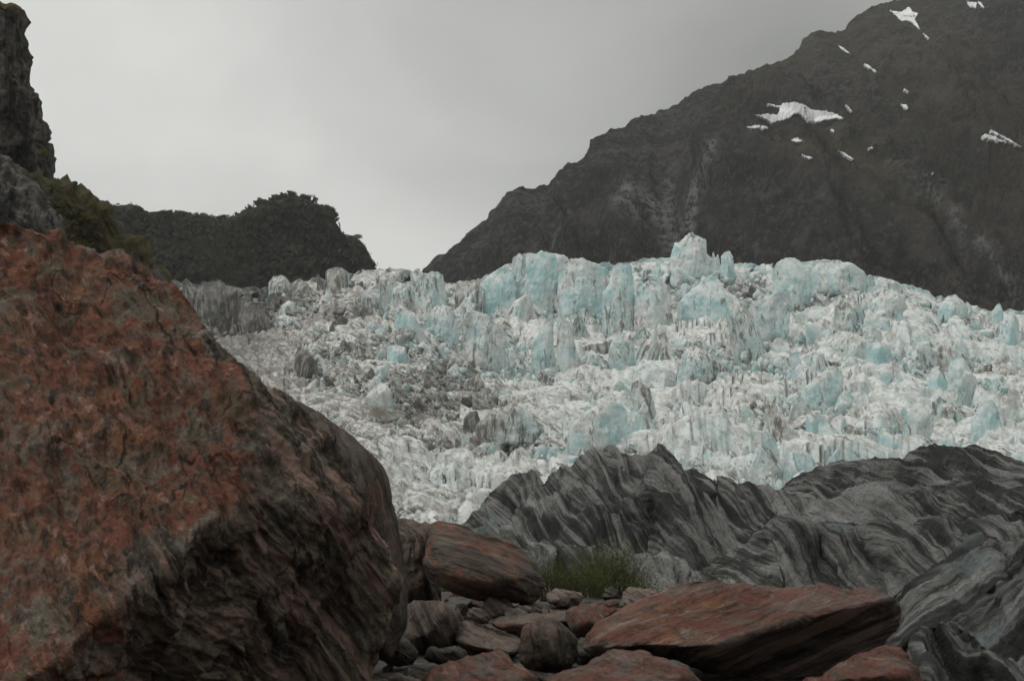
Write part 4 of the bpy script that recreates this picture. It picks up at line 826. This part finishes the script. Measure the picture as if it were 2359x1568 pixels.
solid('boulder', [(560, 960), (620, 905), (690, 925), (735, 950), (800, 994), (850, 1040), (880, 1075), (896, 1112), (903, 1160), (916, 1200), (924, 1260), (935, 1340), (940, 1440), (900, 1520), (640, 1520)], 13.5, 1.0, BROWN, planes=[lambda X, Y: .9-.0022*(X-700)+.0003*(Y-1000), lambda X, Y: .3+.004*(Y-930)-.001*(X-700)],
      nth=260, nf=80, edge=5, amp=.012, freq=2.2, lay=(1, .1, .25), lamp=.010, lf=9, la=1.5, lich=.75, c=(760, 1250), label='smooth brown boulder with a curved edge, just behind the huge red one', cat='boulder')
# B rocks between
solid('boulder', R7([(100, 620), (120, 400), (155, 318), (200, 305), (262, 312), (300, 350), (340, 355), (385, 385), (392, 430), (350, 500), (325, 580), (340, 680), (390, 740), (420, 800), (405, 860), (330, 880), (200, 900), (110, 880)]), 21.5, .9, BROWN,
      planes=[lambda X, Y: .6+.003*(Y-1250)-.003*(X-940), lambda X, Y: .9-.006*(X-950), lambda X, Y: .3+.012*(Y-1200)], nth=180, nf=64, edge=4, amp=.06, freq=2.2, lay=(1, 0, .35), lamp=.06, lf=3.2, la=.9, lich=.35, label='gnarled brown rock with knobbly ridges squeezed behind the huge boulder', cat='boulder')
A7 = R7([(378, 345), (395, 318), (430, 306), (540, 318), (620, 343), (720, 400), (830, 432), (960, 482), (1045, 538), (1088, 592), (1130, 640), (1165, 700), (1170, 775), (1135, 838), (1060, 878), (960, 880), (850, 868), (700, 846), (560, 800), (450, 742), (375, 672), (330, 610), (355, 520), (375, 430)])
solid('boulder', A7, 20.6, 1.0, BROWN, planes=[lambda X, Y: .22+.0125*(Y-1207)-.0050*(X-1010), lambda X, Y: .70+.0030*(Y-1260)-.0008*(X-1120), lambda X, Y: .98-.0042*(Y-1325)-.001*(X-1120), lambda X, Y: .9-.0065*(X-1180)], nth=250, nf=84, edge=3.4, amp=.02, freq=2.2, lay=(.22, .1, 1), lamp=.040, lf=6, la=.9, warp=.05, k=.03,
      lich=.95, label='rounded red brown boulder with a flat grey top and wavy level layers, in the middle', cat='boulder')
def rock(poly, ybot, T, mat, label, planes=None, lich=.5, D=None, **kw):
    c = centroid(poly); A = np.array(poly); hw = np.ptp(A[:, 0])/2; hh_ = np.ptp(A[:, 1])/2
    pls = planes or [lambda X, Y: .30+.95*(Y-(c[1]-hh_))/hh_/1.1, lambda X, Y: .80+.1*(X-c[0])/hw, lambda X, Y: .85-.7*(Y-c[1])/hh_+.1*(X-c[0])/hw, lambda X, Y: .85-.8*(X-c[0])/hw]
    if planes is None:
        r_ = random.Random(int(c[0]+c[1])); pls = pls+[(lambda X, Y, a_=r_.uniform(-1.2, 1.2), b_=r_.uniform(-.3, .9), e_=r_.uniform(.55, .8): e_+a_*(X-c[0])/hw*.6+b_*(Y-c[1])/hh_*.6) for _ in range(3)]
    a = dict(nth=112, nf=34, nb=4, edge=6, amp=.030, freq=3., lay=(.5, .1, 1), lamp=.034, lf=7, la=1., warp=.04, lich=lich, k=.03); a.update(kw)
    return solid('boulder' if T > .3 else 'stone', poly, D or rest(ybot), T, mat, planes=pls, label=label, cat='boulder' if T > .3 else 'stone', **a)
rock(R7([(150, 960), (200, 885), (320, 850), (430, 868), (520, 905), (600, 950), (642, 1010), (610, 1100), (570, 1190), (480, 1250), (400, 1262), (330, 1270), (250, 1200), (150, 1160)]), 1530, .7, BROWN, 'dark brown grey boulder with slanting seams, low beside the huge boulder', lich=.35, lay=(1, 0, .55), D=15.2)
rock(R7([(560, 1130), (590, 1060), (620, 1000), (680, 1000), (760, 1020), (870, 1062), (970, 1112), (1015, 1160), (1018, 1205), (960, 1240), (800, 1232), (680, 1222), (610, 1182)]), 1512, .75, BROWN, 'grey green slab sloping down to the right, orange at its left end', planes=[lambda X, Y: .15+.016*(Y-1437)-.0058*(X-1070), lambda X, Y: .8-.010*(Y-1490)], lich=.3, lay=(.4, 0, 1), D=14.9)
rock(R7([(790, 1003), (900, 984), (1100, 966), (1250, 950), (1370, 936), (1410, 945), (1400, 985), (1370, 1060), (1300, 1100), (1100, 1130), (1000, 1120), (900, 1066), (800, 1028)]), 1440, .9, BROWN, 'long low slab with a pale grey top edge, behind the round boulder', lich=.8, lay=(.05, 0, 1), D=17.6, planes=[lambda X, Y: .15+.030*(Y-1415)+.002*(X-1200), lambda X, Y: .7-.002*(Y-1440)])
rock(R7([(1335, 990), (1345, 930), (1400, 900), (1480, 880), (1560, 868), (1640, 868), (1690, 905), (1705, 955), (1650, 1020), (1570, 1080), (1470, 1120), (1390, 1110), (1360, 1060)]), 1450, .6, RED2, 'deep red angular block between the round boulder and the long slab', lich=1.1, lay=(.8, 0, .6), D=16.8)
rock(R7([(1003, 1200), (1008, 1110), (1040, 1035), (1110, 1000), (1200, 988), (1290, 1018), (1352, 1062), (1392, 1140), (1402, 1230), (1375, 1300), (1300, 1350), (1200, 1392), (1080, 1372), (1015, 1295)]), 1560, .7, BROWN, 'round dark red brown boulder with a greenish top, centre bottom', lich=.85, lay=(1, 0, .3), D=13.4, edge=2.6, lamp=.008)
rock(R7([(290, 760), (310, 650), (345, 585), (390, 640), (430, 700), (470, 780), (480, 860), (430, 920), (320, 920)]), 1395, .6, GREY, 'dark shadowed stone in the gap under the left end of the rounded boulder', lich=.1, D=22.0)
rock(R7([(1180, 840), (1200, 800), (1260, 785), (1350, 790), (1430, 815), (1450, 850), (1400, 880), (1280, 890), (1200, 880)]), 1393, .5, PINK, 'flat pale grey stone at the foot of the green bushes', lich=.0, D=22.5)
rock(R7([(1690, 900), (1720, 840), (1750, 788), (1850, 772), (1960, 788), (2030, 800), (2060, 850), (1960, 930), (1850, 960), (1740, 945)]), 1415, .6, PINK, 'pinkish grey stone behind the left end of the long red slab', lich=.35, D=20.)
rock(R7([(760, 930), (762, 880), (795, 850), (850, 838), (900, 842), (945, 875), (960, 920), (930, 970), (850, 985), (780, 970)]), 1425, .45, PINK, 'mottled pale stone below the rounded red brown boulder', lich=.3, D=20.2)
rock(R7([(900, 960), (930, 905), (990, 885), (1060, 895), (1150, 920), (1165, 965), (1080, 990), (960, 995)]), 1428, .45, GREY, 'low grey green stone right of the mottled pale stone', lich=.2, D=19.4)
rock(R7([(640, 985), (640, 935), (680, 898), (730, 925), (770, 960), (805, 985), (760, 1005), (690, 1005)]), 1432, .28, PINK, 'small pale wedge of rock with a brown top, left of the mottled stone', lich=.3, D=19.2, nth=110, nf=32)
rock(R7([(562, 945), (575, 905), (610, 880), (642, 885), (640, 920), (622, 955), (585, 965)]), 1418, .25, GREY, 'small dark stone with one sharp white edge', lich=.0, D=19.8, nth=110, nf=32)
rock(R7([(1000, 905), (1030, 870), (1080, 862), (1130, 870), (1170, 900), (1160, 945), (1080, 945), (1020, 935)]), 1405, .25, PINK, 'pale grey stone under the right end of the rounded boulder', lich=.1, D=20.5, nth=110, nf=32)
rock(R7([(1265, 900), (1290, 850), (1340, 825), (1400, 830), (1430, 870), (1410, 905), (1340, 920)]), 1402, .28, BROWN, 'dull red stone in front of the flat pale grey stone', lich=.7, D=20.8, nth=110, nf=32)
rock(R7([(1580, 840), (1600, 790), (1640, 765), (1690, 790), (1700, 830), (1660, 860)]), 1385, .28, GREY, 'small dark grey stone at the right foot of the bushes', lich=.0, D=22.5, nth=110, nf=32)
rock(R7([(1400, 1240), (1410, 1170), (1480, 1118), (1590, 1078), (1680, 1085), (1790, 1110), (1900, 1140), (1990, 1185), (1960, 1220), (1800, 1235), (1600, 1270), (1480, 1300), (1420, 1290)]), 1532, .7, GREY, 'dark shadowed rock wedged under the left end of the long red slab', lich=.1, D=14.3, planes=[lambda X, Y: .35+.008*(Y-1470), lambda X, Y: .75-.008*(Y-1490)])
rock(R7([(330, 1430), (350, 1365), (420, 1335), (500, 1308), (600, 1252), (720, 1213), (850, 1208), (920, 1248), (970, 1300), (1060, 1338), (1120, 1388), (1160, 1480), (1100, 1600), (600, 1650), (380, 1560)]), 1680, .7, RED2, 'bright red rock at the bottom edge, left of the centre', lich=1.0, lay=(.25, 0, 1), D=11.2, nth=220, nf=76,
     planes=[lambda X, Y: .10+.009*(Y-1499)+.0012*(X-1100), lambda X, Y: .85-.004*(Y-1560), lambda X, Y: .9-.006*(X-1180)])
rock(R7([(1120, 1500), (1180, 1415), (1300, 1350), (1400, 1300), (1550, 1258), (1700, 1213), (1830, 1198), (1900, 1213), (1950, 1238), (2060, 1268), (2150, 1330), (2230, 1400), (2310, 1490), (2250, 1650), (1300, 1650)]), 1690, .8, RED2, 'orange red rock with olive moss on its crown, at the bottom edge in the centre', lich=.95, lay=(.1, 0, 1), D=11.0, nth=240, nf=80,
     planes=[lambda X, Y: .10+.009*(Y-1500)+.0006*(X-1450), lambda X, Y: .85-.003*(Y-1560), lambda X, Y: .9-.005*(X-1530)])
slab_poly = [(1338, 1500), (1345, 1470), (1385, 1428), (1430, 1396), (1490, 1372), (1550, 1350), (1600, 1338), (1645, 1334), (1672, 1346), (1720, 1344), (1765, 1352), (1830, 1350), (1900, 1345), (1960, 1352), (2020, 1360), (2060, 1372), (2076, 1390), (2078, 1412), (2066, 1440), (2052, 1462), (2032, 1490), (2000, 1508), (1950, 1528), (1900, 1545), (1850, 1556),
             (1760, 1564), (1680, 1556), (1600, 1535), (1560, 1520), (1500, 1502), (1420, 1500)]
rock(slab_poly, 1560, .95, RED2, 'long tilted slab of red streaked rock with a dark undercut side, right of centre', lich=.9, lay=(-.50, .1, 1), D=13.3, nth=380, nf=120, edge=7, lamp=.050, lf=8, la=1.0, amp=.014, k=.012,
     planes=[lambda X, Y: .10+.0072*(Y-1345)+.0006*(X-1700), lambda X, Y: .96-.0012*(X-1720)-.0105*(Y-(1482-.28*np.maximum(X-1650, 0)))],
     lichf=lambda X, Y: .12+.95*sstep(8, -8, Y-(1482-.28*np.maximum(X-1650, 0))))
rock([(1820, 1590), (1850, 1566), (1900, 1540), (1980, 1507), (2040, 1492), (2078, 1486), (2090, 1520), (2110, 1550), (2135, 1600), (2100, 1690), (1850, 1700)], 1700, .6, RED2, 'red rock in the bottom right, under the end of the long slab', lich=1.0, lay=(.2, 0, 1), D=12.2, planes=[lambda X, Y: .1+.010*(Y-1490)+.001*(X-1950), lambda X, Y: .8-.004*(Y-1560)])
for poly, lab, D_ in (([(860, 1500), (872, 1470), (900, 1462), (935, 1475), (960, 1505), (950, 1530), (900, 1540)], 'brown grey stone in the gap at the right foot of the huge boulder', 14.0),
                     ([(975, 1512), (1000, 1498), (1050, 1494), (1070, 1505), (1060, 1525), (1010, 1532)], 'flat greenish stone above the bright red bottom rock', 14.0),
                     ([(915, 1545), (940, 1528), (975, 1540), (985, 1560), (970, 1590), (920, 1585)], 'smooth oval grey stone at the bottom edge, left of the bright red rock', 12.6),
                     ([(905, 1600), (890, 1560), (915, 1548), (960, 1562), (985, 1580), (970, 1620)], 'dull brown stone cut by the bottom edge beside the huge boulder', 12.0)):
    rock(poly, 1550, .28, GREY if 'gre' in lab else BROWN, lab, lich=.15, D=D_, nth=110, nf=34)

# ---- loose stones on the gravel bank (individuals)
sprot = []
for k in range(8):
    v, F = chunk(3, 7, (1, .75, .55), 0, .10, 0, 40+k)
    sprot.append((v, F))
stone_me = []
for k, mt in enumerate([GREY, BROWN, BROWN, GREY, PINK, BROWN, BROWN, PINK]):
    v, F = sprot[k]; stone_me.append(mk_mesh('stone_shape', v, F, mt, {'layer': v[:, 2]*.1, 'lichen': np.full(len(v), .2)}))
ns = 0
while ns < 95:
    x, D = rng.uniform(850, 1760), rng.uniform(12.5, 26.5); p = P(x, 1400, D); X, Y = float(p[0]), float(p[1])
    if X > 2.2+.02*(Y-12): continue
    s = rng.uniform(.03, .12)*(.5+.5*rng.uniform()); z = float(gz(np.array([X]), np.array([Y]))[0])
    o = add('stone', stone_me[rng.integers(8)], None, (X, Y, z+s*.30), label='small loose stone lying in the gravel between the boulders', cat='stone', group='loose stones on the gravel bank'); ns += 1
    o.rotation_euler = (rng.normal()*.3, rng.normal()*.3, rng.uniform(0, 6.28)); o.scale = (s, s, s)

# ================================================================ BUSHES: wispy green twigs
BUSH = leaf_material('broom_leaves', (.040, .052, .016), (.115, .125, .040), (.075, .075, .028))
def bush(x, ybase, D, wpx, hpx, n, label, lean=0., tw=.004):
    wm, hm = wpx/FV*D, hpx/FV*D; b = P(x, ybase, D); b[2] = min(b[2], float(gz(b[:1], b[1:2])[0])+.05); 
    top = float(P(x, ybase-hpx, D)[2]); hm = top-b[2]
    rt = bpy.data.objects.new('broom_bush', None); COL.objects.link(rt); rt.location = b; tag(rt, label, 'bush', 'wispy bushes growing among the boulders')
    def blades(n, hs, wdt, seg, leafy):
        a = rng.uniform(0, 2*np.pi, n); r = np.sqrt(rng.uniform(0, 1, n))*.35*wm; ht = hm*rng.uniform(*hs, n)*(1-.35*(r/(.35*wm))**2)
        root = np.stack([r*np.cos(a), r*np.sin(a)*.6, 0*r], -1); out = rng.normal(size=(n, 2))*.16*wm+np.stack([np.cos(a), np.sin(a)], -1)*r[:, None]*.7
        t = np.linspace(0, 1, seg)[None, :, None]
        pt = root[:, None]+np.concatenate([out[:, None]*t**1.6+lean*hm*t**1.5*np.array([1, 0]), (ht[:, None, None]*(t-.10*t**3))], -1)
        pt[..., :2] += .03*wm*rng.normal(size=(n, seg, 2))*t
        sd = rng.normal(size=(n, 1, 3)); sd[..., 2] = 0; sd /= np.linalg.norm(sd, axis=-1, keepdims=True); wd = wdt*(1-.85*t)
        Q = np.stack([pt-sd*wd, pt+sd*wd], 2); idx = np.arange(n*seg*2).reshape(n, seg, 2)
        F = np.stack([idx[:, :-1, 0], idx[:, :-1, 1], idx[:, 1:, 1], idx[:, 1:, 0]], -1).reshape(-1, 4)
        return Q.reshape(-1, 3), F, np.repeat(rng.uniform(0, 1, n), seg*2), pt
    Q, F, tone, pt = blades(n//6, (.5, .95), tw*1.6, 7, 0)
    add('stems', mk_mesh('stems', Q, F, BARK), rt)
    Q, F, tone, pt = blades(n, (.35, 1.0), tw, 6, 1)
    # fine needle leaves along each twig
    m_ = 6; tp = pt[:, 2:].reshape(-1, 3); c = np.repeat(tp, m_, 0)+rng.normal(size=(len(tp)*m_, 3))*.012*hm; dr = rng.normal(size=c.shape)*.6+np.array([0, 0, .9]); dr /= np.linalg.norm(dr, axis=1)[:, None]
    sd = np.cross(dr, rng.normal(size=c.shape)); sd /= np.linalg.norm(sd, axis=1)[:, None]; ln = .055*hm*rng.uniform(.6, 1.3, (len(c), 1))
    Q2 = np.stack([c-sd*tw*.7, c+sd*tw*.7, c+dr*ln], 1).reshape(-1, 3)
    Q2 = np.stack([c-sd*tw*.6, c+sd*tw*.6, c+dr*ln+sd*tw*.1, c+dr*ln-sd*tw*.1], 1).reshape(-1, 3)
    F2 = np.arange(len(Q2)).reshape(-1, 4)+len(Q)
    add('foliage', mk_mesh('foliage', np.concatenate([Q, Q2]), np.concatenate([F, F2]), BUSH, {'tone': np.concatenate([tone, np.repeat(rng.uniform(0, 1, len(c)), 4)])}, smooth=False), rt)
bush(1408, 1376, 24.5, 145, 165, 300, 'largest green bush, fullest and tallest of the clump right of the rounded boulder')
bush(1345, 1376, 23.5, 140, 105, 190, 'low spreading bush left of the largest green bush')
bush(1275, 1372, 23.0, 110, 135, 130, 'thin see-through bush touching the rounded red brown boulder', lean=-.08)
bush(1035, 1222, 25.5, 100, 62, 130, 'grassy tuft showing above the left top of the rounded boulder')
bush(1090, 1245, 25.0, 90, 55, 150, 'straggly tuft on the sloping top line of the rounded boulder', lean=.2)
bush(1700, 1362, 17.5, 100, 78, 120, 'small bush poking up behind the top of the long red slab', lean=-.2)
bush(1775, 1352, 17.3, 45, 38, 70, 'sparse sprig right of the small bush behind the long slab')
bush(1470, 1372, 24.0, 70, 60, 90, 'faint trailing bush at the right foot of the largest bush', lean=.3)

# ================================================================ HAZE: real air between here and the mountain
hz = bpy.data.materials.new('haze'); hz.use_nodes = True; t = hz.node_tree; t.nodes.clear()
pv = t.nodes.new('ShaderNodeVolumePrincipled'); pv.inputs['Color'].default_value = (.93, .95, 1., 1); pv.inputs['Density'].default_value = .000045; pv.inputs['Anisotropy'].default_value = .2
t.links.new(pv.outputs[0], t.nodes.new('ShaderNodeOutputMaterial').inputs['Volume'])
a, b = np.array([-3900, -3900, -14.]), np.array([3900, 3900, 1150.])
hv = np.array([[(a, b)[i][0], (a, b)[j][1], (a, b)[k][2]] for i in (0, 1) for j in (0, 1) for k in (0, 1)])
hf = np.array([[0, 1, 3, 2], [4, 6, 7, 5], [0, 4, 5, 1], [2, 3, 7, 6], [0, 2, 6, 4], [1, 5, 7, 3]])
add('haze', mk_mesh('haze', hv, hf, hz, smooth=False), kind='stuff')
